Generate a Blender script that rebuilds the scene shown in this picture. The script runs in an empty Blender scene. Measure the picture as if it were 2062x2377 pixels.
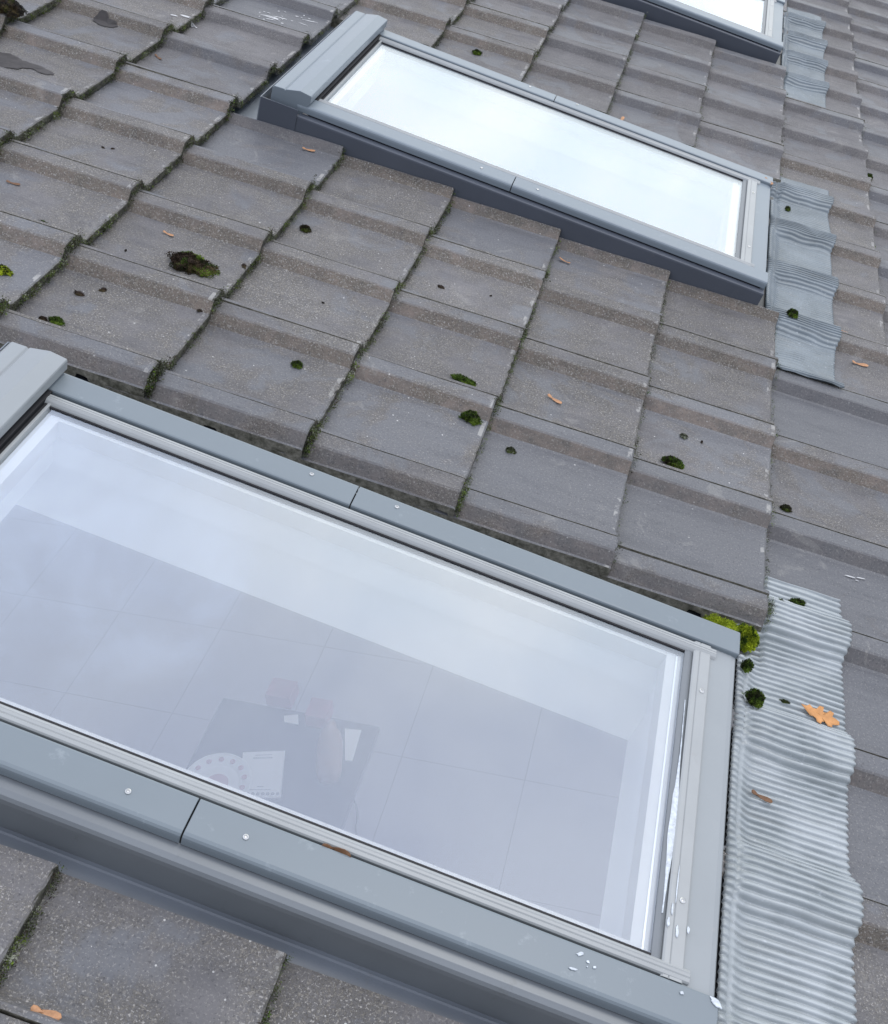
import bpy, bmesh, math, random
from mathutils import Matrix, Vector, noise

# ------------------------------------------------------------------ frame
PITCH = 0.30258716            # roof pitch (about 17 degrees)
CP, SP = math.cos(PITCH), math.sin(PITCH)
# roof frame (u down the slope, v along the roof, z off the slope) -> world
ROOF = Matrix(((CP, 0, SP, 0), (0, 1, 0, 0), (-SP, 0, CP, 6.0), (0, 0, 0, 1)))
sc = bpy.context.scene

# ------------------------------------------------------------------ camera
RC = ((0.93336685, 0.24582241, 0.26152945), (0.358852, -0.62454618, -0.69366225), (-0.00718051, 0.74129172, -0.67114457))
cam_d = bpy.data.cameras.new("camera")
cam = bpy.data.objects.new("camera", cam_d)
sc.collection.objects.link(cam)
cam_d.sensor_fit = 'HORIZONTAL'
cam_d.sensor_width = 36.0
cam_d.lens = 36.0 * 2504.6 / 2062.0
cam_d.clip_start = 0.05
cam_d.clip_end = 3000
mc = Matrix.Identity(4)
for r in range(3):
    mc[r][0] = RC[0][r]
    mc[r][1] = -RC[1][r]
    mc[r][2] = -RC[2][r]
mc.translation = Vector((1.32818751, -1.58305402, 1.41322938))
cam.matrix_world = ROOF @ mc
sc.camera = cam

# ------------------------------------------------------------------ world: bright overcast sky
SUN_EL, SUN_AZ = math.radians(60), math.radians(35)     # azimuth measured from +X towards +Y
SUNDIR = Vector((math.cos(SUN_EL) * math.cos(SUN_AZ), math.cos(SUN_EL) * math.sin(SUN_AZ), math.sin(SUN_EL)))
w = bpy.data.worlds.new("World")
sc.world = w
w.use_nodes = True
nt = w.node_tree
nt.nodes.clear()


class NB:
    """small node-building helper"""
    def __init__(self, tree):
        self.t = tree

    def n(self, typ, **kw):
        nd = self.t.nodes.new(typ)
        for k, v in kw.items():
            if k in ('inp',):
                for kk, vv in v.items():
                    s = nd.inputs[kk]
                    if hasattr(vv, 'node'):
                        self.t.links.new(vv, s)
                    else:
                        s.default_value = vv
            else:
                setattr(nd, k, v)
        return nd

    def math(self, op, a, b=None, c=None, clamp=False):
        nd = self.t.nodes.new('ShaderNodeMath')
        nd.operation = op
        nd.use_clamp = clamp
        for i, x in enumerate((a, b, c)):
            if x is None:
                continue
            if hasattr(x, 'node'):
                self.t.links.new(x, nd.inputs[i])
            else:
                nd.inputs[i].default_value = x
        return nd.outputs[0]

    def ramp(self, fac, stops, interp='LINEAR'):
        nd = self.t.nodes.new('ShaderNodeValToRGB')
        nd.color_ramp.interpolation = interp
        el = nd.color_ramp.elements
        while len(el) < len(stops):
            el.new(0.5)
        for e, (p, c) in zip(el, stops):
            e.position = p
            e.color = (c, c, c, 1) if isinstance(c, (int, float)) else (*c, 1)
        self.t.links.new(fac, nd.inputs[0])
        return nd.outputs[0]

    def mix(self, fac, a, b, blend='MIX'):
        nd = self.t.nodes.new('ShaderNodeMix')
        nd.data_type = 'RGBA'
        nd.blend_type = blend
        for s, x in ((nd.inputs[0], fac), (nd.inputs[6], a), (nd.inputs[7], b)):
            if hasattr(x, 'node'):
                self.t.links.new(x, s)
            elif isinstance(x, (int, float)):
                s.default_value = x
            else:
                s.default_value = (*x, 1)
        return nd.outputs[2]

    def noise(self, vec, scale, detail=4, rough=0.55, dist=0.0, col=False):
        nd = self.t.nodes.new('ShaderNodeTexNoise')
        nd.inputs['Scale'].default_value = scale
        nd.inputs['Detail'].default_value = detail
        nd.inputs['Roughness'].default_value = rough
        nd.inputs['Distortion'].default_value = dist
        if vec is not None:
            self.t.links.new(vec, nd.inputs['Vector'])
        return nd.outputs[1 if col else 0]


b = NB(nt)
tc = b.n('ShaderNodeTexCoord')
gen = tc.outputs['Generated']
sky = b.n('ShaderNodeTexSky')
sky.sky_type = 'NISHITA'
sky.sun_disc = False
sky.sun_elevation = SUN_EL
sky.sun_rotation = math.radians(90) - SUN_AZ
sky.air_density = 1.0
sky.dust_density = 2.0
# clouds
gd = Vector((0.12, 0.93, 0.34)).normalized()
dot = b.n('ShaderNodeVectorMath', operation='DOT_PRODUCT', inp={0: gen, 1: gd}).outputs['Value']
glow = b.ramp(dot, [(0.0, 0.0), (0.83, 0.0), (0.955, 0.8), (1.0, 1.0)], 'EASE')
cl = b.math('ADD', b.math('MULTIPLY', b.noise(gen, 2.6, 4, 0.5, 0.4), 0.68), b.math('MULTIPLY', b.noise(gen, 7.0, 3, 0.45, 0.6), 0.32))
clf = b.ramp(cl, [(0.36, 0.0), (0.62, 1.0)], 'EASE')
dark_c = b.mix(glow, (10.0, 10.8, 13.3), (15.4, 16.9, 17.3))
light_c = b.mix(glow, (12.3, 13.0, 14.9), (20.5, 20.2, 19.0))
cloud = b.mix(clf, dark_c, light_c)
# a brighter, bluer bank of cloud high over the ridge
bank_d = b.n('ShaderNodeVectorMath', operation='DOT_PRODUCT', inp={0: gen, 1: Vector((-0.27, 0.53, 0.80)).normalized()}).outputs['Value']
bank = b.ramp(b.math('ADD', bank_d, b.math('MULTIPLY', b.math('SUBTRACT', b.noise(gen, 5.0, 5, 0.6, 0.6), 0.5), 0.16)), [(0.93, 0.0), (0.995, 1.0)], 'EASE')
cloud = b.mix(b.math('MULTIPLY', bank, 0.9), cloud, (15.2, 16.8, 20.4))
full = b.mix(0.90, sky.outputs[0], cloud)
# the sky behind the photographer is darkened on purpose, shading faces turned that way
dull_d = b.n('ShaderNodeVectorMath', operation='DOT_PRODUCT', inp={0: gen, 1: Vector((0.10, -0.93, -0.30)).normalized()}).outputs['Value']
dull = b.ramp(dull_d, [(0.35, 0.0), (0.92, 1.0)], 'EASE')
full = b.mix(b.math('MULTIPLY', dull, 0.80), full, (1.6, 1.75, 2.2))
sep = b.n('ShaderNodeSeparateXYZ', inp={0: gen})
below = b.math('LESS_THAN', sep.outputs[2], -0.02)
full = b.mix(below, full, (2.2, 2.2, 2.1))
bg = b.n('ShaderNodeBackground', inp={0: full, 1: 0.1})
out = b.n('ShaderNodeOutputWorld', inp={0: bg.outputs[0]})

# ------------------------------------------------------------------ sun: veiled by cloud
sun_d = bpy.data.lights.new("sun", 'SUN')
sun_d.energy = 0.8
sun_d.angle = math.radians(14)
sun_d.color = (1.0, 0.96, 0.9)
sun = bpy.data.objects.new("sun", sun_d)
sc.collection.objects.link(sun)
sun.rotation_mode = 'QUATERNION'
sun.rotation_quaternion = SUNDIR.to_track_quat('Z', 'Y')
sun.location = (0, 0, 20)

sc.view_settings.view_transform = 'Standard'
sc.view_settings.look = 'None'
sc.view_settings.gamma = 1
sc.view_settings.use_curve_mapping = False
sc.view_settings.exposure = 0.12
sc.cycles.max_bounces = 8
sc.cycles.diffuse_bounces = 4
sc.cycles.transparent_max_bounces = 12
sc.cycles.use_denoising = True
sc.cycles.sample_clamp_indirect = 6.0

rnd = random.Random(7)

# ------------------------------------------------------------------ materials


def new_mat(name):
    m = bpy.data.materials.new(name)
    m.use_nodes = True
    m.node_tree.nodes.clear()
    return m, NB(m.node_tree)


def finish(m, nb, color, rough=0.6, spec=0.5, metal=0.0, bump=None, bstr=0.3, bdist=0.001, coat=0.0, coat_r=0.1):
    p = nb.n('ShaderNodeBsdfPrincipled')
    for k, v in (('Base Color', color), ('Roughness', rough), ('Specular IOR Level', spec), ('Metallic', metal),
                 ('Coat Weight', coat), ('Coat Roughness', coat_r)):
        if hasattr(v, 'node'):
            nb.t.links.new(v, p.inputs[k])
        else:
            p.inputs[k].default_value = (*v, 1) if isinstance(v, tuple) else v
    if bump is not None:
        bp = nb.n('ShaderNodeBump', inp={'Strength': bstr, 'Distance': bdist, 'Height': bump})
        nb.t.links.new(bp.outputs[0], p.inputs['Normal'])
    o = nb.n('ShaderNodeOutputMaterial', inp={0: p.outputs[0]})
    return m


def mat_tile():
    """object colour: R = lichen amount, G = tone, B = wet/smooth patches"""
    m, nb = new_mat('concrete_tile')
    tcn = nb.n('ShaderNodeTexCoord')
    oi = nb.n('ShaderNodeObjectInfo')
    ob = tcn.outputs['Object']
    off = nb.n('ShaderNodeVectorMath', operation='SCALE', inp={0: oi.outputs['Random'], 'Scale': 37.0})
    comb = nb.n('ShaderNodeCombineXYZ', inp={0: nb.math('MULTIPLY', oi.outputs['Random'], 37.0), 1: nb.math('MULTIPLY', oi.outputs['Random'], 91.0), 2: 0.0})
    vec = nb.n('ShaderNodeVectorMath', operation='ADD', inp={0: ob, 1: comb.outputs[0]}).outputs[0]
    sepc = nb.n('ShaderNodeSeparateColor', inp={0: oi.outputs['Color']})
    lich, tone, wet = sepc.outputs[0], sepc.outputs[1], sepc.outputs[2]
    base_n = nb.noise(vec, 9, 5, 0.6)
    base = nb.mix(nb.ramp(base_n, [(0.3, 0.0), (0.7, 1.0)]), (0.114, 0.110, 0.111), (0.170, 0.163, 0.163))
    # smooth bluish slurry left where the surface has not weathered
    wn = nb.noise(vec, 6, 6, 0.62, 0.5)
    wmask = nb.math('MULTIPLY', nb.ramp(nb.math('ADD', wn, nb.math('MULTIPLY', nb.math('SUBTRACT', wet, 0.5), 0.55)), [(0.47, 0.0), (0.56, 1.0)]), 1.0)
    base = nb.mix(wmask, base, (0.130, 0.133, 0.142))
    # slope facing the near side collects brown growth
    geo = nb.n('ShaderNodeNewGeometry')
    on = nb.n('ShaderNodeVectorTransform', vector_type='NORMAL', convert_from='WORLD', convert_to='OBJECT', inp={0: geo.outputs['True Normal']})
    sn = nb.n('ShaderNodeSeparateXYZ', inp={0: on.outputs[0]})
    slope = nb.ramp(nb.math('MULTIPLY', sn.outputs[1], -1.0), [(0.35, 0.0), (0.6, 1.0)])
    brown_n = nb.noise(vec, 22, 5, 0.7)
    brown = nb.mix(nb.ramp(brown_n, [(0.35, 0.0), (0.68, 1.0)]), (0.125, 0.106, 0.084), (0.255, 0.195, 0.152))
    bm_ = nb.math('MULTIPLY', slope, nb.math('MULTIPLY', nb.ramp(lich, [(0.1, 0.0), (0.6, 1.0)]), 0.78))
    base = nb.mix(bm_, base, brown)
    # exposed aggregate: pale ochre speckle with a patchy density
    patch = nb.ramp(nb.noise(vec, 7.5, 5, 0.6, 0.3), [(0.38, 0.0), (0.56, 1.0)])
    spk = nb.noise(vec, 260, 2, 0.7)
    spk2 = nb.noise(vec, 150, 3, 0.8, 1.5)
    dens = nb.math('MULTIPLY', nb.math('ADD', nb.math('MULTIPLY', patch, 0.95), nb.math('MULTIPLY', slope, 0.8), clamp=True), lich)
    dens = nb.math('MULTIPLY', dens, nb.math('SUBTRACT', 1.0, nb.math('MULTIPLY', wmask, 0.85)))
    s1 = nb.math('MULTIPLY', nb.ramp(spk2, [(0.50, 0.0), (0.57, 1.0)]), dens)
    base = nb.mix(nb.math('MULTIPLY', dens, 0.30), base, (0.162, 0.150, 0.122))
    base = nb.mix(nb.math('MULTIPLY', s1, 0.55), base, (0.31, 0.28, 0.225))
    base = nb.mix(nb.math('MULTIPLY', nb.ramp(spk, [(0.58, 0.0), (0.63, 1.0)]), nb.math('ADD', nb.math('MULTIPLY', dens, 0.9), 0.28)), base, (0.38, 0.36, 0.33))
    base = nb.mix(nb.math('MULTIPLY', nb.ramp(nb.noise(vec, 190, 2, 0.6), [(0.33, 1.0), (0.40, 0.0)]), 0.5), base, (0.055, 0.055, 0.06))
    # stray white grains
    vor = nb.n('ShaderNodeTexVoronoi', feature='F1', inp={'Scale': 70.0, 'Vector': vec, 'Randomness': 1.0})
    vr = nb.n('ShaderNodeSeparateColor', inp={0: vor.outputs['Color']})
    white = nb.math('MULTIPLY', nb.math('LESS_THAN', nb.math('ADD', vor.outputs['Distance'], nb.math('MULTIPLY', vr.outputs[1], 0.09)), 0.14), nb.math('GREATER_THAN', vr.outputs[0], 0.88))
    white = nb.math('MULTIPLY', white, nb.math('ADD', nb.math('MULTIPLY', lich, 0.9), 0.1))
    base = nb.mix(nb.math('MULTIPLY', white, 0.85), base, (0.66, 0.65, 0.61))
    # fine dark scratches / runs
    scv = nb.n('ShaderNodeMapping', inp={'Vector': vec, 'Scale': (30.0, 130.0, 60.0)})
    scn = nb.noise(scv.outputs[0], 1.0, 4, 0.7, 0.6)
    scm = nb.math('MULTIPLY', nb.ramp(scn, [(0.62, 0.0), (0.70, 1.0)]), nb.ramp(nb.noise(vec, 5, 2), [(0.48, 0.0), (0.58, 0.6)]))
    base = nb.mix(scm, base, (0.075, 0.078, 0.088))
    # pale worn edge at the lower end and green-black growth on the end face
    sx = nb.n('ShaderNodeSeparateXYZ', inp={0: ob})
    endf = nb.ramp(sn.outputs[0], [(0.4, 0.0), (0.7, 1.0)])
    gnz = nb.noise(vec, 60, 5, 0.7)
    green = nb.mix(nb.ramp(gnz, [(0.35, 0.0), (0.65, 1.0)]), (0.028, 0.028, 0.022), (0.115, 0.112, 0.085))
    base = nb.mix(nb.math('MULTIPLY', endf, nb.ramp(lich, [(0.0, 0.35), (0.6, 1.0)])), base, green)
    edge = nb.math('MULTIPLY', nb.ramp(sx.outputs[0], [(0.0, 0.0), (0.98, 0.0)]), 0.0)
    lipm = nb.math('MULTIPLY', nb.math('GREATER_THAN', sx.outputs[0], -0.013), nb.math('LESS_THAN', sx.outputs[0], -0.004))
    lipm = nb.math('MULTIPLY', lipm, nb.math('MULTIPLY', nb.ramp(nb.noise(vec, 16, 4, 0.7), [(0.54, 0.0), (0.6, 1.0)]), nb.math('GREATER_THAN', sn.outputs[2], 0.8)))
    base = nb.mix(nb.math('MULTIPLY', lipm, 0.6), base, (0.42, 0.41, 0.38))
    cutm = nb.ramp(nb.math('MULTIPLY', sn.outputs[1], -1.0), [(0.90, 0.0), (0.95, 1.0)])  # cut concrete faces, lightened to make up for shade by the window
    base = nb.mix(cutm, base, nb.mix(nb.ramp(nb.noise(vec, 70, 5, 0.7), [(0.35, 0.0), (0.65, 1.0)]), (0.10, 0.095, 0.065), (0.36, 0.335, 0.27)))
    tonec = nb.math('ADD', nb.math('MULTIPLY', tone, 0.5), 0.75)
    base = nb.mix(1.0, base, nb.n('ShaderNodeCombineXYZ', inp={0: tonec, 1: tonec, 2: tonec}).outputs[0], 'MULTIPLY')
    rmap = nb.n('ShaderNodeMapping', inp={'Vector': vec, 'Scale': (5.0, 26.0, 20.0)})
    run = nb.ramp(nb.noise(rmap.outputs[0], 1.0, 5, 0.65, 0.4), [(0.50, 0.0), (0.68, 1.0)])
    base = nb.mix(nb.math('MULTIPLY', run, 0.38), base, nb.mix(1.0, base, (0.52, 0.53, 0.57), 'MULTIPLY'))
    pale = nb.ramp(nb.noise(vec, 11, 6, 0.72, 0.8), [(0.60, 0.0), (0.66, 1.0)])
    base = nb.mix(nb.math('MULTIPLY', pale, 0.22), base, (0.34, 0.33, 0.30))
    bump = nb.math('ADD', nb.math('MULTIPLY', nb.noise(vec, 160, 4, 0.65), nb.math('SUBTRACT', 1.0, nb.math('MULTIPLY', wmask, 0.7))), nb.math('MULTIPLY', s1, 0.4))
    bump = nb.math('ADD', bump, nb.math('MULTIPLY', nb.noise(vec, 14, 3, 0.5), 1.2))
    rough = nb.math('SUBTRACT', 0.66, nb.math('MULTIPLY', wmask, 0.16))
    return finish(m, nb, base, rough, 0.42, 0, bump, 0.85, 0.0026)


def mat_paint(name, c, var=0.06, rough=0.38, spec=0.5, bs=0.06, dirt=None, coat=0.0, metal=0.0):
    m, nb = new_mat(name)
    tcn = nb.n('ShaderNodeTexCoord')
    ob = tcn.outputs['Object']
    n1 = nb.noise(ob, 6, 5, 0.6)
    n2 = nb.noise(ob, 140, 3, 0.6)
    c2 = tuple(x * (1 - 3 * var) for x in c)
    col = nb.mix(nb.ramp(n1, [(0.3, 0.0), (0.7, 1.0)]), c2, c)
    if dirt:
        col = nb.mix(nb.math('MULTIPLY', nb.ramp(nb.noise(ob, 28, 6, 0.75), [(0.60, 0.0), (0.72, 1.0)]), 0.35), col, dirt)
    rr = nb.math('ADD', nb.math('MULTIPLY', n1, 0.12), rough - 0.06)
    h = nb.math('ADD', nb.math('MULTIPLY', n2, 0.3), n1)
    return finish(m, nb, col, rr, spec, metal, h, bs, 0.002, coat, 0.2)


def mat_lead(name, c, c2):
    m, nb = new_mat(name)
    tcn = nb.n('ShaderNodeTexCoord')
    ob = tcn.outputs['Object']
    n1 = nb.noise(ob, 7, 6, 0.62, 0.5)
    col = nb.mix(nb.ramp(n1, [(0.35, 0.0), (0.65, 1.0)]), c2, c)
    mpv = nb.n('ShaderNodeMapping', inp={'Vector': ob, 'Scale': (9.0, 90.0, 30.0)})
    st = nb.noise(mpv.outputs[0], 1.0, 4, 0.6)
    col = nb.mix(nb.math('MULTIPLY', nb.ramp(st, [(0.5, 0.0), (0.75, 1.0)]), 0.3), col, (0.24, 0.24, 0.22))
    gr = nb.math('MULTIPLY', nb.ramp(nb.noise(ob, 90, 4, 0.7), [(0.62, 0.0), (0.70, 1.0)]), 0.35)
    col = nb.mix(gr, col, (0.60, 0.63, 0.65))
    h = nb.math('ADD', nb.noise(ob, 60, 4, 0.6), nb.math('MULTIPLY', n1, 1.5))
    return finish(m, nb, col, nb.math('ADD', nb.math('MULTIPLY', n1, 0.2), 0.36), 0.5, 0.15, h, 0.25, 0.002)


def mat_simple(name, c, rough=0.6, var=0.25, scale=20, spec=0.4, bump=0.3, metal=0.0, bd=0.002):
    m, nb = new_mat(name)
    tcn = nb.n('ShaderNodeTexCoord')
    ob = tcn.outputs['Object']
    n1 = nb.noise(ob, scale, 5, 0.65)
    col = nb.mix(nb.ramp(n1, [(0.3, 0.0), (0.7, 1.0)]), tuple(x * (1 - var) for x in c), tuple(min(1, x * (1 + var)) for x in c))
    return finish(m, nb, col, rough, spec, metal, n1, bump, bd)


def mat_glass(name, f0=0.215, tint=(0.96, 0.97, 0.97)):
    m, nb = new_mat(name)
    geo = nb.n('ShaderNodeNewGeometry')
    tcn = nb.n('ShaderNodeTexCoord')
    nz = nb.noise(tcn.outputs['Object'], 1.7, 2, 0.5)
    bp = nb.n('ShaderNodeBump', inp={'Strength': 0.06, 'Distance': 0.004, 'Height': nz})
    d = nb.n('ShaderNodeVectorMath', operation='DOT_PRODUCT', inp={0: geo.outputs['Incoming'], 1: geo.outputs['Normal']}).outputs['Value']
    c = nb.math('SUBTRACT', 1.0, nb.math('ABSOLUTE', d), clamp=True)
    f = nb.math('ADD', nb.math('MULTIPLY', nb.math('POWER', c, 3.6), 1 - f0), f0)
    gl = nb.n('ShaderNodeBsdfGlossy', inp={'Color': (0.88, 0.93, 1.0, 1), 'Roughness': 0.0, 'Normal': bp.outputs[0]})
    tr = nb.n('ShaderNodeBsdfTransparent', inp={0: (*tint, 1)})
    # thin veil of dust, a little heavier in patches
    dust = nb.math('MULTIPLY', nb.ramp(nb.noise(tcn.outputs['Object'], 5, 6, 0.7), [(0.35, 0.25), (0.75, 1.0)]), 0.028)
    df = nb.n('ShaderNodeBsdfDiffuse', inp={0: (0.75, 0.76, 0.78, 1)})
    mx = nb.n('ShaderNodeMixShader', inp={0: f, 1: tr.outputs[0], 2: gl.outputs[0]})
    mx2 = nb.n('ShaderNodeMixShader', inp={0: dust, 1: mx.outputs[0], 2: df.outputs[0]})
    nb.n('ShaderNodeOutputMaterial', inp={0: mx2.outputs[0]})
    return m


def mat_moss(name, dark, mid, hi):
    m, nb = new_mat(name)
    tcn = nb.n('ShaderNodeTexCoord')
    ob = tcn.outputs['Object']
    n1 = nb.noise(ob, 90, 4, 0.7)
    n2 = nb.noise(ob, 28, 3, 0.6)
    col = nb.mix(nb.ramp(n1, [(0.3, 0.0), (0.7, 1.0)]), dark, mid)
    col = nb.mix(nb.ramp(n2, [(0.48, 0.0), (0.66, 1.0)]), col, hi)
    return finish(m, nb, col, 0.85, 0.2, 0, n1, 0.6, 0.003)


def mat_floor():
    m, nb = new_mat('floor_tiles')
    tcn = nb.n('ShaderNodeTexCoord')
    ob = tcn.outputs['Object']
    sp = nb.n('ShaderNodeSeparateXYZ', inp={0: ob})
    gx = nb.math('PINGPONG', nb.math('SUBTRACT', sp.outputs[0], -0.0186), 0.3)
    gy = nb.math('PINGPONG', nb.math('SUBTRACT', sp.outputs[1], 2.6705), 0.3)
    g = nb.math('MINIMUM', gx, gy)
    line = nb.math('LESS_THAN', g, 0.0018)
    n1 = nb.noise(ob, 3, 5, 0.6)
    col = nb.mix(nb.ramp(n1, [(0.3, 0.0), (0.7, 1.0)]), (0.38, 0.37, 0.39), (0.42, 0.41, 0.425))
    col = nb.mix(line, col, (0.20, 0.20, 0.21))
    return finish(m, nb, col, 0.45, 0.3, 0, n1, 0.05)


MT = mat_tile()
MP_cover = mat_paint('grey_blue_aluminium', (0.185, 0.218, 0.238), 0.02, 0.40, 0.5, 0.04, (0.36, 0.40, 0.42))
MP_bottom = mat_paint('pale_grey_aluminium', (0.300, 0.322, 0.328), 0.025, 0.42, 0.5, 0.05, (0.36, 0.35, 0.34))
MP_cover2 = mat_paint('light_blue_grey_aluminium', (0.215, 0.252, 0.280), 0.02, 0.36, 0.5, 0.04, (0.40, 0.44, 0.48))
MP_wall = mat_paint('slate_painted_flashing', (0.085, 0.096, 0.118), 0.04, 0.45, 0.5, 0.06, (0.13, 0.13, 0.13))
MP_gutter = mat_paint('grey_gutter_sheet', (0.16, 0.178, 0.20), 0.05, 0.42, 0.5, 0.06, (0.13, 0.12, 0.10))
M_bead = mat_paint('silver_glazing_bead', (0.375, 0.39, 0.385), 0.05, 0.36, 0.5, 0.05, (0.30, 0.29, 0.27))
M_rub = mat_simple('black_rubber', (0.014, 0.014, 0.016), 0.6)
M_scr = mat_simple('steel_screw', (0.60, 0.60, 0.58), 0.3, 0.1, 60, 0.5, 0.1, 0.9)
M_glint = mat_simple('glint_metal', (0.93, 0.94, 0.95), 0.25, 0.02, 60, 0.6, 0.02, 0.85)
M_cream = mat_paint('cream_sash_paint', (0.70, 0.68, 0.63), 0.03, 0.4)
M_lining = mat_paint('white_window_lining', (0.90, 0.90, 0.88), 0.012, 0.6, 0.3)
M_white = mat_paint('white_wall_paint', (0.78, 0.77, 0.76), 0.02, 0.7, 0.3)
M_deck = mat_simple('black_roof_membrane', (0.02, 0.02, 0.022), 0.8)
MG = mat_glass('window_glass')
ML1 = mat_lead('pale_lead', (0.41, 0.44, 0.45), (0.30, 0.33, 0.335))
ML2 = mat_lead('slate_blue_lead', (0.215, 0.248, 0.268), (0.14, 0.165, 0.178))
MM_b = mat_moss('bright_moss', (0.022, 0.042, 0.008), (0.09, 0.155, 0.016), (0.19, 0.28, 0.035))
MM_y = mat_moss('yellow_green_moss', (0.13, 0.17, 0.012), (0.36, 0.44, 0.025), (0.52, 0.60, 0.04))
MM_d = mat_moss('dark_moss', (0.010, 0.012, 0.006), (0.042, 0.052, 0.016), (0.11, 0.15, 0.028))
MM_o = mat_moss('brown_dead_moss', (0.016, 0.011, 0.008), (0.05, 0.032, 0.02), (0.09, 0.07, 0.03))
MM_l = mat_moss('grey_green_lichen', (0.05, 0.055, 0.035), (0.15, 0.16, 0.11), (0.30, 0.31, 0.24))
M_seed = mat_simple('dry_orange_seed', (0.46, 0.24, 0.12), 0.6, 0.3, 70)
M_seedb = mat_simple('brown_seed', (0.17, 0.085, 0.04), 0.6, 0.3, 70)
M_oak = mat_simple('orange_oak_leaf', (0.55, 0.26, 0.09), 0.6, 0.22, 40)
M_drop = mat_simple('white_dropping', (0.55, 0.55, 0.54), 0.7, 0.3, 120)
M_foam = mat_simple('white_foam', (0.56, 0.60, 0.63), 0.4, 0.25, 120, 0.4)
M_soil = mat_simple('dark_debris', (0.035, 0.03, 0.025), 0.9, 0.5, 120)

# ------------------------------------------------------------------ object helpers


def link(o):
    sc.collection.objects.link(o)
    return o


def props(o, label=None, cat=None, group=None, kind=None):
    if label:
        o['label'] = label
    if cat:
        o['category'] = cat
    if group:
        o['group'] = group
    if kind or cat:
        o['kind'] = kind or 'thing'
    return o


class MB:
    def __init__(self):
        self.v, self.f, self.mi = [], [], []

    def add(self, vs, fs, mi=0):
        k = len(self.v)
        self.v += [tuple(x) for x in vs]
        self.f += [tuple(i + k for i in f) for f in fs]
        self.mi += [mi] * len(fs)

    def box(self, x0, x1, y0, y1, z0, z1, c=0.0, mi=0):
        if c <= 0:
            vs = [(x, y, z) for z in (z0, z1) for y in (y0, y1) for x in (x0, x1)]
            self.add(vs, [(0, 2, 3, 1), (4, 5, 7, 6), (0, 1, 5, 4), (2, 6, 7, 3), (0, 4, 6, 2), (1, 3, 7, 5)], mi)
            return
        bm = bmesh.new()
        bmesh.ops.create_cube(bm, size=1)
        for q in bm.verts:
            q.co = Vector(((x0 + x1) / 2 + q.co.x * (x1 - x0), (y0 + y1) / 2 + q.co.y * (y1 - y0), (z0 + z1) / 2 + q.co.z * (z1 - z0)))
        bmesh.ops.bevel(bm, geom=bm.edges[:], offset=c, segments=2, affect='EDGES', profile=0.6)
        self.bm(bm, mi)

    def bm(self, bm, mi=0):
        bm.verts.index_update()
        self.add([q.co[:] for q in bm.verts], [[q.index for q in f.verts] for f in bm.faces], mi)
        bm.free()

    def prism(self, pts, a0, a1, axis='u', mi=0, cuts=1, caps=True):
        """pts: closed polygon; axis 'u' -> pts are (v,z) swept along u; axis 'v' -> pts are (u,z) swept along v"""
        n = len(pts)
        vs, fs = [], []
        for k in range(cuts + 1):
            a = a0 + (a1 - a0) * k / cuts
            for p in pts:
                vs.append((a, p[0], p[1]) if axis == 'u' else (p[0], a, p[1]))
        for k in range(cuts):
            for i in range(n):
                j = (i + 1) % n
                fs.append((k * n + i, k * n + j, (k + 1) * n + j, (k + 1) * n + i))
        if caps:
            fs.append(tuple(range(n)))
            fs.append(tuple(range(cuts * n, cuts * n + n))[::-1])
        self.add(vs, fs, mi)

    def cyl(self, c, r, h, n=14, mi=0):
        vs = [(c[0] + r * math.cos(6.2832 * i / n), c[1] + r * math.sin(6.2832 * i / n), c[2] + z) for z in (0, h) for i in range(n)]
        fs = [(i, (i + 1) % n, n + (i + 1) % n, n + i) for i in range(n)] + [tuple(range(n))[::-1], tuple(range(n, 2 * n))]
        self.add(vs, fs, mi)

    def build(self, name, mats, parent=None, origin=(0, 0, 0), mat4=None, smooth=False, recalc=True):
        me = bpy.data.meshes.new(name)
        o3 = Vector(origin)
        me.from_pydata([tuple(Vector(q) - o3) for q in self.v], [], self.f)
        if not isinstance(mats, (list, tuple)):
            mats = [mats]
        for m in mats:
            me.materials.append(m)
        for p, i in zip(me.polygons, self.mi):
            p.material_index = i
        if recalc:
            bm = bmesh.new()
            bm.from_mesh(me)
            bmesh.ops.recalc_face_normals(bm, faces=bm.faces[:])
            bm.to_mesh(me)
            bm.free()
        if smooth:
            for p in me.polygons:
                p.use_smooth = True
        o = bpy.data.objects.new(name, me)
        link(o)
        if parent is not None:
            o.parent = parent
        else:
            o.matrix_world = (ROOF if mat4 is None else mat4) @ Matrix.Translation(o3)
        return o


def roof_empty(name, loc):
    o = bpy.data.objects.new(name, None)
    link(o)
    o.empty_display_size = 0.1
    o.matrix_world = ROOF @ Matrix.Translation(Vector(loc))
    return o


# ------------------------------------------------------------------ layout numbers (metres, roof frame)
U = [-1.014, -0.676, -0.338, 0.0, 0.3371, 0.6769, 1.0111, 1.3318, 1.6562, 1.9803, 2.320, 2.655, 2.99]
CI = list(range(-3, 10))            # course index of each butt line; 6 = the course that ends at the aprons
PW = 0.3                            # tile cover width
STEP = 0.024
WIN = [dict(n='near', v0=-0.886, v1=-0.124, uh=0.577, u1=1.899, vj0=1.149, vj1=1.153),
       dict(n='middle', v0=1.252, v1=1.998, uh=0.553, u1=1.918, vj0=1.157, vj1=1.157),
       dict(n='far', v0=3.42, v1=4.165, uh=0.56, u1=1.934, vj0=1.16, vj1=1.16)]

SPROF = [(-0.232, 0.0265), (-0.2235, 0.0265), (-0.207, 0.003), (-0.196, 0.0), (-0.004, 0.0), (0.002, 0.0018), (0.021, 0.0245), (0.0255, 0.0268), (0.0635, 0.0275), (0.0648, 0.0262)]


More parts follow.
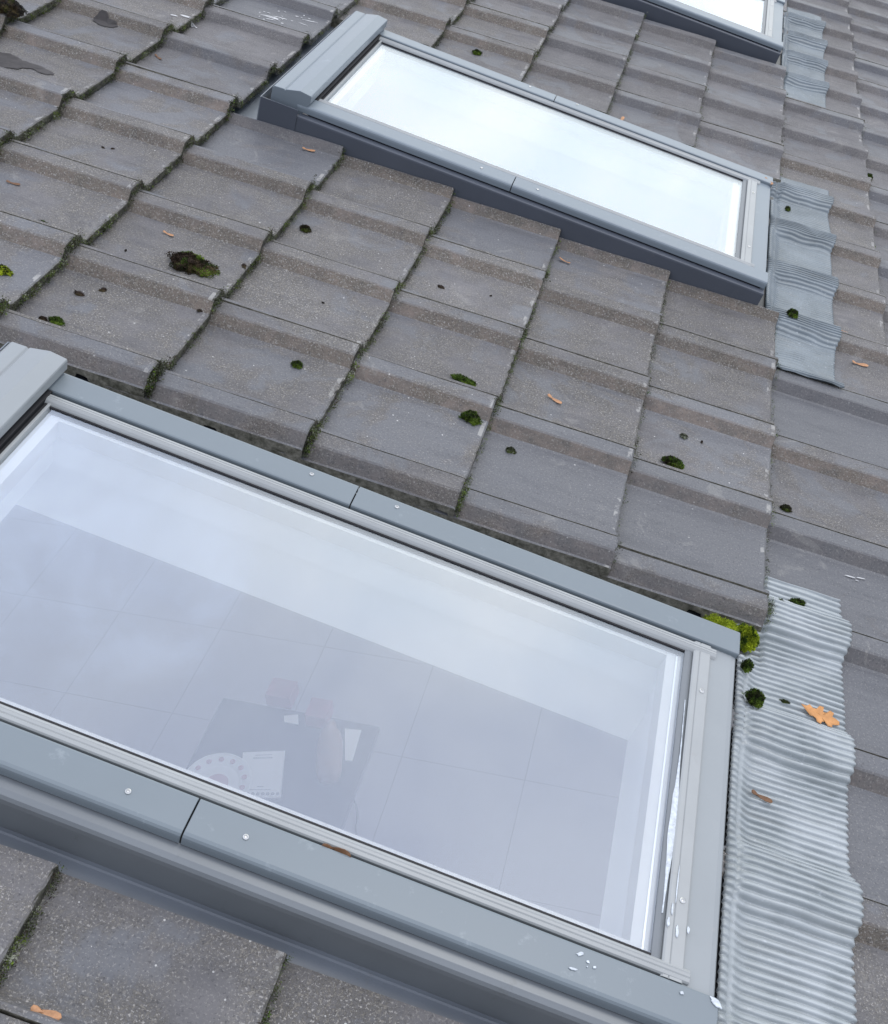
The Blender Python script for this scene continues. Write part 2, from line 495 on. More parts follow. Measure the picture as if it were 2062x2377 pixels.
def prof(v):
    """height of the tile surface across the roof, v relative to a slope foot, repeated every PW"""
    s = (v + 0.232) % PW - 0.232
    for (a, za), (c, zc) in zip(SPROF, SPROF[1:]):
        if a <= s <= c:
            return za + (zc - za) * (s - a) / (c - a)
    return 0.0265


def prof_d(v):
    m = [max(prof(v + 0.003 * q + 0.003 * k) for k in range(-4, 5)) for q in range(-5, 6)]
    return sum(m) / len(m)


def prof_s(v, r=0.014):
    return sum(prof(v + r * k / 3) for k in range(-3, 4)) / 7


def tile_z(u, v):
    for a, c in zip(U, U[1:]):
        if a < u <= c:
            return prof(v) - STEP * (c - u) / 0.335
    return prof(v)


# ------------------------------------------------------------------ tiles
TL = 0.415
mesh_cache = {}


def tile_mesh(va, vb, variant, ragged):
    key = (round(va, 4), round(vb, 4), variant, ragged)
    if key in mesh_cache:
        return mesh_cache[key]
    pts = []
    base = []
    for (a, za), (c, zc) in zip(SPROF, SPROF[1:]):
        k = max(1, int(abs(c - a) / 0.012))
        for t in range(k):
            base.append((a + (c - a) * t / k, za + (zc - za) * t / k))
    base.append(SPROF[-1])
    pts = [p for p in base if va < p[0] < vb]
    pts = [(va, prof(va + 1e-6) if va > -0.232 else SPROF[0][1])] + pts + [(vb, prof(vb - 1e-6) if vb < 0.0648 else SPROF[-1][1])]
    rr = random.Random(variant * 31 + 5)
    us = [-TL, -0.34, -0.27, -0.22, -0.17, -0.12, -0.08, -0.05, -0.03, -0.018, -0.009, -0.0035, 0.0, 0.0008]
    if ragged:
        us = [-TL] + [-0.36 + 0.012 * k for k in range(29)] + [-0.012, -0.0035, 0.0, 0.0008]
    n = len(pts)
    verts, faces = [], []
    seed = Vector((variant * 7.3, va * 11, 3.1))
    for ku, u in enumerate(us):
        for (v, z) in pts:
            q = Vector((u * 9, v * 12, variant * 5.0))
            dz = 0.0011 * noise.noise(q) + 0.0004 * noise.noise(q * 6)
            if ku >= len(us) - 2:
                z2 = z - (0.0018 if ku == len(us) - 2 else 0.0045)
                chip = max(0.0, noise.noise(Vector((v * 55, variant * 3.7, 1.0))) - 0.25) * 0.006
                uu = u - chip + 0.0012 * noise.noise(Vector((v * 120, variant, 2.0)))
                verts.append((uu, v, z2 + dz - chip * 0.6))
            else:
                verts.append((u, v, z + dz))
    m = len(us)
    for k in range(m - 1):
        for i in range(n - 1):
            faces.append((k * n + i, (k + 1) * n + i, (k + 1) * n + i + 1, k * n + i + 1))
    # underside
    nb0 = len(verts)
    for ku, u in enumerate(us):
        for i, (v, z) in enumerate(pts):
            th = 0.0195
            if ragged == 'near' and i <= 1:
                th = 0.040 + 0.020 * noise.noise(Vector((u * 26, 1.7, variant))) + 0.010 * noise.noise(Vector((u * 90, 4.7, variant)))
                if noise.noise(Vector((u * 18, 7.7, variant * 2.0))) > 0.28:
                    th = 0.016
            uu = u
            if ku >= m - 1:
                uu = u - 0.0008
            verts.append((uu, v + (0.004 * noise.noise(Vector((u * 40, 2.2, 1))) if ragged == 'near' and i == 0 else 0), z - th))
    for k in range(m - 1):
        for i in range(n - 1):
            a = nb0 + k * n + i
            faces.append((a, a + 1, a + n + 1, a + n))
    for k in range(m - 1):
        faces.append((k * n, nb0 + k * n, nb0 + (k + 1) * n, (k + 1) * n))
        faces.append((k * n + n - 1, (k + 1) * n + n - 1, nb0 + (k + 1) * n + n - 1, nb0 + k * n + n - 1))
    for i in range(n - 1):
        e = (m - 1) * n
        faces.append((e + i, nb0 + e + i, nb0 + e + i + 1, e + i + 1))
        faces.append((i, i + 1, nb0 + i + 1, nb0 + i))
    me = bpy.data.meshes.new('roof_tile')
    me.from_pydata(verts, [], faces)
    me.materials.append(MT)
    bm = bmesh.new()
    bm.from_mesh(me)
    bmesh.ops.recalc_face_normals(bm, faces=bm.faces[:])
    bm.to_mesh(me)
    bm.free()
    mesh_cache[key] = me
    return me


ORD = ['', 'first', 'second', 'third', 'fourth', 'fifth', 'sixth', 'seventh', 'eighth', 'ninth', 'tenth', 'eleventh', 'twelfth']
COURSE = {6: 'course just above the aprons', 7: 'course under the aprons', 8: 'course just below the aprons', 9: 'second course below the aprons'}
for k in range(-3, 6):
    COURSE[k] = ORD[7 - k] + ' course above the aprons'


def colname(j):
    if j <= -3:
        return ORD[-2 - j] + ' before the near window'
    if j <= -1:
        return ORD[j + 3] + ' in line with the near window'
    if j <= 4:
        return ORD[j + 1] + ' beyond the near window'
    if j <= 7:
        return ORD[j - 4] + ' in line with the middle window'
    if j <= 11:
        return ORD[j - 7] + ' beyond the middle window'
    if j <= 14:
        return ORD[j - 11] + ' in line with the far window'
    return ORD[j - 14] + ' beyond the far window'


def pixel(u, v, z=0.0):
    P = Vector((u - 1.32818751, v + 1.58305402, z - 1.41322938))
    c = [sum(RC[r][k] * P[k] for k in range(3)) for r in range(3)]
    return 1031 + 2504.6 * c[0] / c[2], 1188.5 + 2504.6 * c[1] / c[2], c[2]


def seen(u0, u1, v0, v1, mar=150):
    xs = []
    for u in (u0, (u0 + u1) / 2, u1):
        for v in (v0, (v0 + v1) / 2, v1):
            x, y, d = pixel(u, v)
            if d < 0.1:
                continue
            if -mar < x < 2062 + mar and -mar < y < 2377 + mar:
                return True
    return False


# per-tile looks, keyed (course, column): lichen, tone, wet
LOOK = {}
for j in range(-12, 30):
    for i in CI:
        far = (j * PW > 1.9) or (i >= 4 and j >= 5)
        l = 0.85 - 0.1 * rnd.random()
        if j >= 8 or (j >= 5 and i >= 1):
            l = 0.10 + 0.15 * rnd.random()
        LOOK[i, j] = [l, 0.34 + 0.34 * rnd.random(), 0.28 + 0.32 * rnd.random()]
for k, a in {(5, 1): (0.6, 0.45, 0.9), (6, 1): (0.45, 0.35, 0.85), (3, 4): (0.85, 0.5, 0.3), (2, 4): (0.3, 0.4, 0.75), (7, 1): (0.25, 0.3, 0.8), (7, 0): (0.25, 0.35, 0.95), (7, -1): (0.4, 0.35, 0.8),
             (1, 7): (0.2, 0.35, 0.9), (0, 7): (0.2, 0.3, 0.9), (6, 0): (0.35, 0.35, 0.7), (5, 0): (0.35, 0.35, 0.7), (4, 0): (0.35, 0.35, 0.6), (3, 0): (0.35, 0.35, 0.6), (2, 0): (0.35, 0.4, 0.6),
             (7, 4): (0.5, 0.5, 0.4), (7, 5): (0.6, 0.62, 0.2), (7, 6): (0.6, 0.62, 0.2), (7, 7): (0.8, 0.6, 0.3), (7, 8): (0.8, 0.6, 0.3), (5, 8): (0.2, 0.4, 0.5), (3, 8): (0.7, 0.45, 0.4), (2, 8): (0.8, 0.5, 0.4),
             (3, 9): (0.75, 0.5, 0.4), (2, 9): (0.7, 0.5, 0.4), (7, 3): (0.2, 0.3, 0.85), (7, 2): (0.6, 0.42, 0.5), (7, 12): (0.3, 0.6, 0.2), (4, 8): (0.3, 0.4, 0.4)}.items():
    LOOK[k] = list(a)
tiles = []
for ci, ub in zip(CI, U):
    ua = ub - 0.335
    for j in range(-9, 26):
        va, vb = -0.2315, 0.0648
        rag = ''
        y0 = j * PW
        if 2 <= ci <= 6:
            if j == 0:
                va = -0.0025
                rag = 'near'
            elif j in (-1, -2):
                continue
            elif j == -3:
                vb = -0.042
                rag = 'far'
            elif j == 4:
                vb = 0.0235
            elif j in (5, 6, 7):
                continue
            elif j == 8:
                va = -0.213
                rag = 'near'
            elif j in (12, 13, 14):
                continue
            elif j == 15:
                va = -0.20
        if not seen(ua, ub, y0 + va, y0 + vb):
            continue
        me = tile_mesh(va, vb, (ci * 5 + j * 3) % 4, rag)
        o = bpy.data.objects.new('roof_tile', me)
        link(o)
        tilt = Matrix.Rotation(math.atan2(-STEP, 0.335) + rnd.uniform(-0.004, 0.004), 4, 'Y') @ Matrix.Rotation(rnd.uniform(-0.004, 0.004), 4, 'Z') @ Matrix.Rotation(rnd.uniform(-0.006, 0.006), 4, 'X')
        o.matrix_world = ROOF @ Matrix.Translation(Vector((ub + rnd.uniform(-0.003, 0.003), y0 + rnd.uniform(-0.0008, 0.0008), rnd.uniform(-0.0015, 0.001)))) @ tilt
        lk = LOOK[ci, j]
        o.color = (lk[0], lk[1], lk[2], 1)
        tone = 'speckled brown-grey' if lk[0] > 0.5 else 'dark grey'
        props(o, '%s tile, %s, %s' % (tone, COURSE[ci], colname(j)), 'roof tile', 'concrete roof tiles')
        tiles.append((ci, j, va, vb, o))

# ------------------------------------------------------------------ roof deck with three openings (dark membrane above, white ceiling below)
ZD0, ZD1 = -0.225, -0.062


def hole(W):
    return (W['uh'] - 0.46, W['u1'] - 0.075, W['v0'] + 0.065, W['v1'] - 0.065)


us_ = sorted({-3.4, 4.2} | {h for W in WIN for h in hole(W)[:2]})
vs_ = sorted({-4.0, 7.5} | {h for W in WIN for h in hole(W)[2:]})
mb = MB()
for vi in range(len(vs_) - 1):
    va, vb = vs_[vi], vs_[vi + 1]
    hs = [hole(W) for W in WIN if hole(W)[2] <= va + 1e-6 and hole(W)[3] >= vb - 1e-6]
    spans = [(-3.4, 4.2)] if not hs else [(-3.4, hs[0][0]), (hs[0][1], 4.2)]
    for (a, c) in spans:
        mb.box(a, c, va, vb, ZD0 + 0.01, ZD1, mi=0)
        mb.box(a, c, va, vb, ZD0, ZD0 + 0.0095, mi=1)
props(mb.build('ceiling', [M_deck, M_white]), kind='structure')
# batten ends under the tiles, seen as a dark shape through the gap by the near window
for W in WIN[:2]:
    for ub in U[5:10]:
        t = MB()
        t.box(ub - 0.40, ub - 0.365, W['v1'] + 0.05, W['v1'] + 0.24, -0.060, -0.048, 0.002)
        props(t.build('roof_batten', mat_simple('batten_wood', (0.10, 0.055, 0.035), 0.8) if ub == U[5] and W is WIN[0] else bpy.data.materials['batten_wood'], origin=(ub - 0.38, W['v1'] + 0.1, -0.05)),
              'dark timber batten under the tiles on the far side of the %s window' % W['n'], 'batten', 'tile battens beside the roof windows')

# ------------------------------------------------------------------ roof windows


def screw(par, org, c, r=0.0045):
    s = MB()
    x, y, z = c
    n = 16
    rings = [(r, 0.0), (r * 0.98, 0.0012), (r * 0.62, 0.0020), (r * 0.42, 0.0012), (r * 0.38, 0.0004)]
    vs = [(x + q * math.cos(6.2832 * i / n), y + q * math.sin(6.2832 * i / n), z + h) for q, h in rings for i in range(n)]
    fs = [(k * n + i, k * n + (i + 1) % n, (k + 1) * n + (i + 1) % n, (k + 1) * n + i) for k in range(len(rings) - 1) for i in range(n)]
    fs.append(tuple(range(4 * n, 5 * n)))
    s.add(vs, fs)
    return s.build('screw', M_scr, par, org)


def roof_window(W, cov, label, lead, seed):
    v0, v1, uh, u1 = W['v0'], W['v1'], W['uh'], W['u1']
    org = (uh, v0, 0)
    R_ = roof_empty('roof_window', org)
    props(R_, label, 'roof window', 'roof windows in a row')
    gu0, gu1, gv0, gv1 = uh + 0.012, u1 - 0.096, v0 + 0.088, v1 - 0.088

    # side covers, two lengths each with a hairline joint
    def cover_profile(side):
        p = [(0.0, 0.0605), (0.0, 0.0725), (0.0012, 0.0770), (0.0040, 0.0800), (0.0085, 0.0815), (0.0570, 0.0825), (0.0600, 0.0815), (0.0612, 0.0790), (0.0612, 0.0640), (0.0585, 0.0640), (0.0575, 0.0770), (0.0060, 0.0765), (0.0025, 0.0720), (0.0025, 0.0605)]
        return [((v0 + a) if side == 0 else (v1 - a), z) for a, z in p]
    for side, uj in ((0, W['vj0']), (1, W['vj1'])):
        for (a, c) in ((uh - 0.035, uj - 0.0012), (uj + 0.0012, u1 - 0.001)):
            t = MB()
            t.prism(cover_profile(side), a, c)
            if c > u1 - 0.01:      # closed end
                pp = cover_profile(side)[:9]
                t.prism([(y, z) for y, z in pp], u1 - 0.003, u1 - 0.0009)
            o = t.build('side_cover', cov, R_, org)
            md = o.modifiers.new('soft', 'BEVEL')
            md.width = 0.0008
            md.segments = 2
            md.limit_method = 'ANGLE'
        # frame side, blackened to stand in for shade in the hollow below the cover
        t = MB()
        a0, a1 = (v0 + 0.004, v0 + 0.0565) if side == 0 else (v1 - 0.0565, v1 - 0.004)
        t.box(uh, u1 - 0.004, a0, a1, -0.05, 0.0600)
        t.box(uh, u1 - 0.09, (v0 + 0.0565) if side == 0 else (v1 - 0.0705), (v0 + 0.0705) if side == 0 else (v1 - 0.0565), 0.0, 0.056)
        t.build('frame_side', M_rub, R_, org)
        # glazing bead with grooves
        t = MB()
        g = [(0.0665, 0.060), (0.0665, 0.0765), (0.0685, 0.0790), (0.0730, 0.0800), (0.0745, 0.0788), (0.0760, 0.0800), (0.0790, 0.0806), (0.0805, 0.0794), (0.0820, 0.0800), (0.0855, 0.0780), (0.0885, 0.0745), (0.0900, 0.0715), (0.0900, 0.060)]
        t.prism([((v0 + a) if side == 0 else (v1 - a), z) for a, z in g], gu0 - 0.01, u1 - 0.043)
        o = t.build('glazing_bead', M_bead, R_, org)
        t = MB()
        a0, a1 = (v0 + 0.0902, v0 + 0.0935) if side == 0 else (v1 - 0.0935, v1 - 0.0902)
        t.box(gu0, gu1, a0, a1, 0.066, 0.0722)
        t.build('glazing_seal', M_rub, R_, org)
    t = MB()
    t.box(gu0 + 0.004, gu1 - 0.010, gv1 - 0.0125, gv1 - 0.0095, 0.0602, 0.0632)
    t.box(gu1 - 0.0135, gu1 - 0.0105, gv0 + 0.008, gv1 - 0.0128, 0.0602, 0.0632)
    t.build('glint_strip', M_glint, R_, org)  # thin bright strip added to draw the white glint along the glass edge
    # bottom rail: seal, bead strip, screw strip, bottom cover with drip edge
    t = MB()
    t.prism([(gu1 - 0.002, 0.060), (gu1 - 0.002, 0.0725), (gu1 + 0.005, 0.0750), (gu1 + 0.012, 0.0725), (gu1 + 0.012, 0.060)], gv0, gv1, 'v')
    t.build('bottom_seal', mat_cache('seal_grey', (0.20, 0.215, 0.225)), R_, org)
    t = MB()
    t.prism([(gu1 + 0.0125, 0.060), (gu1 + 0.0125, 0.0765), (gu1 + 0.0155, 0.0780), (gu1 + 0.0225, 0.0784), (gu1 + 0.0235, 0.0772), (gu1 + 0.0250, 0.0784), (gu1 + 0.0420, 0.0786), (gu1 + 0.0440, 0.0770), (gu1 + 0.0440, 0.060)], v0 + 0.064, v1 - 0.064, 'v')
    t.build('bottom_bead', M_bead, R_, org)
    t = MB()
    t.prism([(gu1 + 0.0445, 0.060), (gu1 + 0.0445, 0.0735), (u1 - 0.012, 0.0725), (u1 - 0.0045, 0.0705), (u1 - 0.0012, 0.0660), (u1 - 0.0004, 0.0600), (u1 + 0.0002, 0.010), (u1 - 0.010, 0.010), (u1 - 0.012, 0.060)], v0 + 0.0035, v1 - 0.0035, 'v')
    t.build('bottom_cover', MP_bottom if seed == 0 else cov, R_, org)
    for vv in (v0 + 0.185, v1 - 0.175):
        screw(R_, org, (gu1 + 0.033, vv, 0.0785))
    for vv, zz, uu in ((v0 + 0.031, 0.0822, (1.059, 1.227)), (v1 - 0.022, 0.0820, (1.065, 1.231))):
        for x in uu:
            screw(R_, org, (x, vv, zz), 0.0042)
    # glass pane
    t = MB()
    t.box(gu0 - 0.01, gu1 + 0.001, v0 + 0.084, v1 - 0.084, 0.064, 0.0700)
    o = t.build('glass_pane', MG, R_, org)
    # hood over the top rail
    hu = uh
    t = MB()
    hp = [(hu - 0.115, 0.050), (hu - 0.113, 0.100), (hu - 0.108, 0.1045), (hu - 0.080, 0.1060), (hu - 0.0765, 0.1030), (hu - 0.0735, 0.1065), (hu - 0.034, 0.1165), (hu - 0.0015, 0.1130), (hu, 0.1095), (hu, 0.0905), (hu - 0.003, 0.0905), (hu - 0.004, 0.085), (hu - 0.02, 0.05)]
    t.prism(hp, v0 + 0.002, v1 - 0.002, 'v')
    o = t.build('top_hood', MP_bottom if seed == 0 else cov, R_, org)
    md = o.modifiers.new('soft', 'BEVEL')
    md.width = 0.0012
    md.segments = 2
    md.limit_method = 'ANGLE'
    # top rail behind/under the hood
    t = MB()
    t.box(hu - 0.02, hu + 0.004, v0 + 0.062, v1 - 0.062, 0.03, 0.082, 0.001)
    t.box(hu + 0.0045, hu + 0.010, v0 + 0.066, v1 - 0.066, 0.03, 0.074, 0.001)
    t.build('top_rail', M_rub, R_, org)
    t = MB()
    t.box(hu + 0.0105, hu + 0.016, v0 + 0.074, v1 - 0.074, 0.05, 0.0755, 0.001)
    t.build('top_bead', M_bead, R_, org)
    # side flashing walls and rim round the hood
    for side in (0, 1):
        s = (lambda a: v0 + a) if side == 0 else (lambda a: v1 - a)
        t = MB()
        t.prism([(s(0.003), 0.0580), (s(-0.014), 0.0560), (s(-0.0215), 0.0530), (s(-0.0250), 0.0480), (s(-0.0262), 0.0400), (s(-0.0265), -0.030), (s(0.003), -0.030)] if seed == 0 else [(s(0.003), 0.0565), (s(-0.016), 0.0565), (s(-0.0185), 0.0585), (s(-0.0215), 0.0590), (s(-0.0245), 0.0570), (s(-0.0255), 0.0530), (s(-0.0265), -0.030), (s(0.003), -0.030)], hu - 0.022, u1 - 0.001)
        t.build('side_flashing', MP_wall if seed else mat_cache2('grey_side_flashing'), R_, org)
        t = MB()
        t.box(hu - 0.132, hu - 0.0225, s(-0.0275) if side == 0 else s(-0.024), s(-0.024) if side == 0 else s(-0.0275), -0.045, 0.0745)
        t.build('corner_flashing', MP_wall, R_, org)
        # gutter channel between wall and tiles
        t = MB()
        if side == 0:
            ga, gb = (v0 - 0.125, v0 - 0.0262)
        else:
            ga, gb = (v1 + 0.0262, v1 + (0.16 if seed == 0 else 0.24))
        t.box(hu - 0.30, u1 + 0.02, ga, gb, -0.0495, -0.0475 if side else -0.0475)
        if side == 0 and seed == 0:
            t.prism([(gb, -0.0470), (gb, -0.022), (gb - 0.003, -0.0275), (gb - 0.006, -0.0285), (ga, -0.0285), (ga, -0.0470)], hu - 0.05, u1 + 0.02)
        t.build('gutter', MP_gutter, R_, org)
    t = MB()
    t.box(hu - 0.1345, hu - 0.1322, v0 - 0.0275, v1 + 0.0275, -0.045, 0.0740)
    t.box(hu - 0.30, hu - 0.1345, v0 - 0.12, v1 + 0.12, -0.0455, -0.0435)
    t.build('back_flashing', mat_cache('flashing_grey', (0.20, 0.225, 0.25)), R_, org)
    # cream sash below the glass, then the white lining of the shaft
    def ringbox(name, m, o0, o1, i0, i1, j0, j1, k0, k1, z0, z1):
        q = MB()
        q.box(o0, o1, i0, j0, z0, z1)
        q.box(o0, o1, j1, i1, z0, z1)
        q.box(o0, k0, j0, j1, z0, z1)
        q.box(k1, o1, j0, j1, z0, z1)
        return q.build(name, m, R_, org)
    ringbox('sash', M_cream, hu + 0.016, gu1 + 0.001, v0 + 0.080, v1 - 0.080, gv0 + 0.018, gv1 - 0.018, gu0 + 0.028, gu1 - 0.030, 0.020, 0.0600)
    ringbox('inner_frame', M_lining, hu + 0.016, gu1 + 0.001, v0 + 0.072, v1 - 0.072, gv0 + 0.006, gv1 - 0.006, gu0 + 0.012, gu1 - 0.014, -0.06, 0.0195)
    h0, h1, h2, h3 = hole(W)
    q = MB()
    q.box(h0, h1, h2, h2 + 0.012, ZD0 - 0.004, -0.0605)
    q.box(h0, h1, h3 - 0.012, h3, ZD0 - 0.004, -0.0605)
    q.box(h0, h0 + 0.012, h2 + 0.012, h3 - 0.012, ZD0 - 0.004, -0.0605)
    q.box(h1 - 0.012, h1, h2 + 0.012, h3 - 0.012, ZD0 - 0.004, -0.0605)
    q.build('shaft_lining', M_lining, R_, org)
    # pleated apron
    apron(R_, org, W, lead, seed)
    return R_


_mc = {}


def mat_cache(name, c):
    if name not in _mc:
        _mc[name] = mat_paint(name, c, 0.04, 0.42)
    return _mc[name]


def mat_cache2(name):
    if name not in _mc:
        _mc[name] = mat_paint(name, (0.20, 0.217, 0.228), 0.04, 0.42, 0.5, 0.05, (0.12, 0.12, 0.11), 0.0, 0.25)
    return _mc[name]


def apron(par, org, W, lead, seed):
    va, vb = W['v0'] - 0.29, W['v1'] + 0.292
    ua, ub = W['u1'] + 0.030, {0: 2.146, 1: 2.160, 2: 2.168}[seed]
    pitch = 0.0142 if seed == 0 else 0.0115
    nv = int((vb - va) / pitch * 9)
    NU = 44
    t = MB()
    sd = Vector((seed * 9.1, 0, 0))
    ph = []
    acc = 0.0
    for k in range(nv + 1):
        v = va + (vb - va) * k / nv
        acc += 1.0 + (0.30 if seed else 0.12) * noise.noise(Vector((v * 9, seed * 3.0, 0.5)))
        ph.append(acc / 9)
    PD = [prof_d(va + (vb - va) * k / nv) for k in range(nv + 1)]
    verts = []
    for a in range(NU + 1):
        f = a / NU
        u = ua + (ub - ua) * f
        for k in range(nv + 1):
            v = va + (vb - va) * k / nv
            # ribs drift sideways a little as they run down the slope
            warp = (0.75 if seed else 0.42) * noise.noise(Vector((f * 1.2, v * 7, seed * 4.0 + 2))) + (0.5 if seed else 0.10) * noise.noise(Vector((f * 3.0, v * 15, seed + 8.0)))
            warp *= min(1.0, f * 2.5)
            p = (ph[k] + warp) * 2 * math.pi
            if u - ua < 0.021:
                p += math.pi
            wv = 1.5 * abs(math.sin(p / 2)) ** 0.55 - 1.1
            if seed == 0:
                amp = 0.0068 * (0.9 + 0.5 * noise.noise(Vector((f * 2.5, v * 11, 5.0))))
            else:
                fold = max(0.0, math.sin((v / PW + 0.05) * 2 * math.pi)) ** 2
                amp = 0.0018 + 0.0062 * fold * (0.8 + 0.5 * noise.noise(Vector((f * 2, v * 9, 5.0 + seed))))
                amp *= 0.85 + 0.3 * noise.noise(Vector((f * 3, v * 20, seed)))
            # crimped band along the hinge
            if f < 0.14:
                amp *= 0.8
                if seed == 0 and 0.075 < f < 0.125:
                    amp *= 0.35
            dr = min(1.0, f * 4.5)
            dr = dr * dr * (3 - 2 * dr)
            # the raised hinge edge only runs along the window; beyond it the strip lies down under the tiles
            out_ = min(1.0, max(0.0, max(W['v0'] - 0.015 - v, v - W['v1'] - 0.02) / 0.035))
            dr = max(dr, out_)
            zb = (PD[k] - STEP * (2.32 - u) / 0.335 + 0.0075) * dr + 0.0045 * (1 - dr) - (0.006 * out_ if u < 1.985 else 0.0)
            hg = max(0.0, 1 - (u - ua) / 0.012)
            zb -= 0.004 * hg * hg + (0.0035 if 0.017 < u - ua < 0.024 else 0.0)
            zb += 0.0022 * noise.noise(Vector((u * 14, v * 9, seed)))
            edge_u = u + (0.007 * noise.noise(Vector((v * 6, seed, 3.0))) + 0.0016 * math.sin(p * 1.0)) * f
            if seed == 0 or True:
                edge_u += 0.004 * f * (prof_s(v, 0.01) / 0.027)
            vv = v + 0.0009 * math.cos(p)
            verts.append((edge_u, vv, zb + amp * wv))
    n = nv + 1
    faces = [(a * n + k, (a + 1) * n + k, (a + 1) * n + k + 1, a * n + k + 1) for a in range(NU) for k in range(nv)]
    t.add(verts, faces)
    o = t.build('apron_flashing', lead, par, org, smooth=True, recalc=False)
    md = o.modifiers.new('thick', 'SOLIDIFY')
    md.thickness = 0.0014
    md.offset = 1 if False else -1
    # near-black strips below the bottom frame stand in for the gap's shadow
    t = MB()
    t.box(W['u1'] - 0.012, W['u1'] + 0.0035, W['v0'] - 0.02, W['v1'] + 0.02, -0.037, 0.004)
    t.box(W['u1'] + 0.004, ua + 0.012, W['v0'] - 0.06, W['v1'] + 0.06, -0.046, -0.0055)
    t.build('gap_shade_strip', mat_cache('gap_shade', (0.03, 0.03, 0.032)), par, org)


roof_window(WIN[0], MP_cover, 'nearest roof window, light grey frame, clear view down to a tiled floor', ML1, 0)
roof_window(WIN[1], MP_cover2, 'middle roof window in blue-grey frame, its whole pane mirroring white sky', ML2, 1)
roof_window(WIN[2], MP_cover2, 'far roof window at the top edge, only its lower corner in view', ML2, 2)


# ------------------------------------------------------------------ growth on the tile ends


def tuft(mb, c, r, n, rr, mi=0, flat=0.6, up=(0, 0, 1)):
    """a cushion of tiny leaflets round c"""
    for _ in range(n):
        th, ph_ = rr.uniform(0, 6.283), math.acos(rr.uniform(0.0, 1))
        d = Vector((math.sin(ph_) * math.cos(th), math.sin(ph_) * math.sin(th), math.cos(ph_) * flat))
        p = Vector(c) + d * r * rr.uniform(0.35, 1.0)
        a = Vector((rr.gauss(0, 1), rr.gauss(0, 1), rr.gauss(0, 0.6) + 0.4)).normalized()
        s = a.cross(Vector((rr.gauss(0, 1), rr.gauss(0, 1), rr.gauss(0, 1)))).normalized()
        L = r * rr.uniform(0.22, 0.5)
        Wd = L * rr.uniform(0.25, 0.5)
        q = p + a * L * 0.5
        mb.add([p - s * Wd * 0.4, p + s * Wd * 0.4, q + s * Wd * 0.6 + d * Wd * 0.3, q - s * Wd * 0.6 + d * Wd * 0.3, p + a * L], [(0, 1, 2, 3), (3, 2, 4)], mi)


em = MB()
rm = random.Random(11)
for ci, j, va, vb, o in tiles:
    ub = U[CI.index(ci)]
    xx, yy, dd = pixel(ub, j * PW)
    if ci > 6:
        dens = 0.12
    elif ci >= 5:
        dens = 0.30
    elif ci >= 3:
        dens = 0.75
    else:
        dens = 1.0
    if j >= 7:
        dens *= 0.45
    nn = int(330 * dens)
    for _ in range(nn):
        s = rm.uniform(max(va, -0.225), vb)
        cl_ = noise.noise(Vector((s * 22 + j * 5, ci * 3.3, 0.7)))
        if cl_ < -0.15 and rm.random() < 0.75:
            continue
        z = prof(s)
        dep = rm.uniform(0.002, 0.022)
        r = rm.uniform(0.0032, 0.0072) * (1.2 if ci <= 3 else 1.0) * (1.25 if cl_ > 0.25 else 1.0)
        # the growth gathers at the foot and crown of each roll
        if -0.02 < s < 0.07 and rm.random() < 0.5:
            r *= 1.25
        mi = rm.choices((0, 1, 2, 3), (0.46, 0.34, 0.09 if ci < 4 else 0.3, 0.11))[0]
        tuft(em, (ub + rm.uniform(0.001, 0.009), j * PW + s, z - dep), r, 7, rm, mi, 0.9)
    # tall clump in the gap at the far side of the roll
    if ci <= 4 and rm.random() < 0.9 and vb > 0.05:
        for _ in range(26 if ci <= 3 else 12):
            tuft(em, (ub + rm.uniform(-0.004, 0.008), j * PW + 0.058 + rm.gauss(0, 0.014), 0.017 + rm.gauss(0, 0.009)), rm.uniform(0.004, 0.010), 9, rm, rm.choice((0, 0, 1, 3)), 1.0)
props(em.build('edge_moss', [MM_d, MM_l, MM_b, MM_o], origin=(0, 0, 0), recalc=False), 'moss and lichen crust along the lower tile edges', 'moss', None, 'stuff')

# loose grit and lichen crumbs lying on the tiles
gm = MB()
for _ in range(900):
    u, v = rm.uniform(-0.4, 2.3), rm.uniform(-1.3, 3.6)
    if any(W['uh'] - 0.3 < u < W['u1'] + 0.28 and W['v0'] - 0.3 < v < W['v1'] + 0.32 for W in WIN):
        continue
    r = rm.uniform(0.0006, 0.0018)
    tuft(gm, (u, v, tile_z(u, v) + 0.0005), r, 4, rm, rm.choices((0, 1, 2), (0.5, 0.25, 0.25))[0], 0.5)
props(gm.build('roof_grit', [M_soil, M_drop, MM_l], recalc=False), 'loose dark and pale grit scattered over the tiles', 'grit', None, 'stuff')


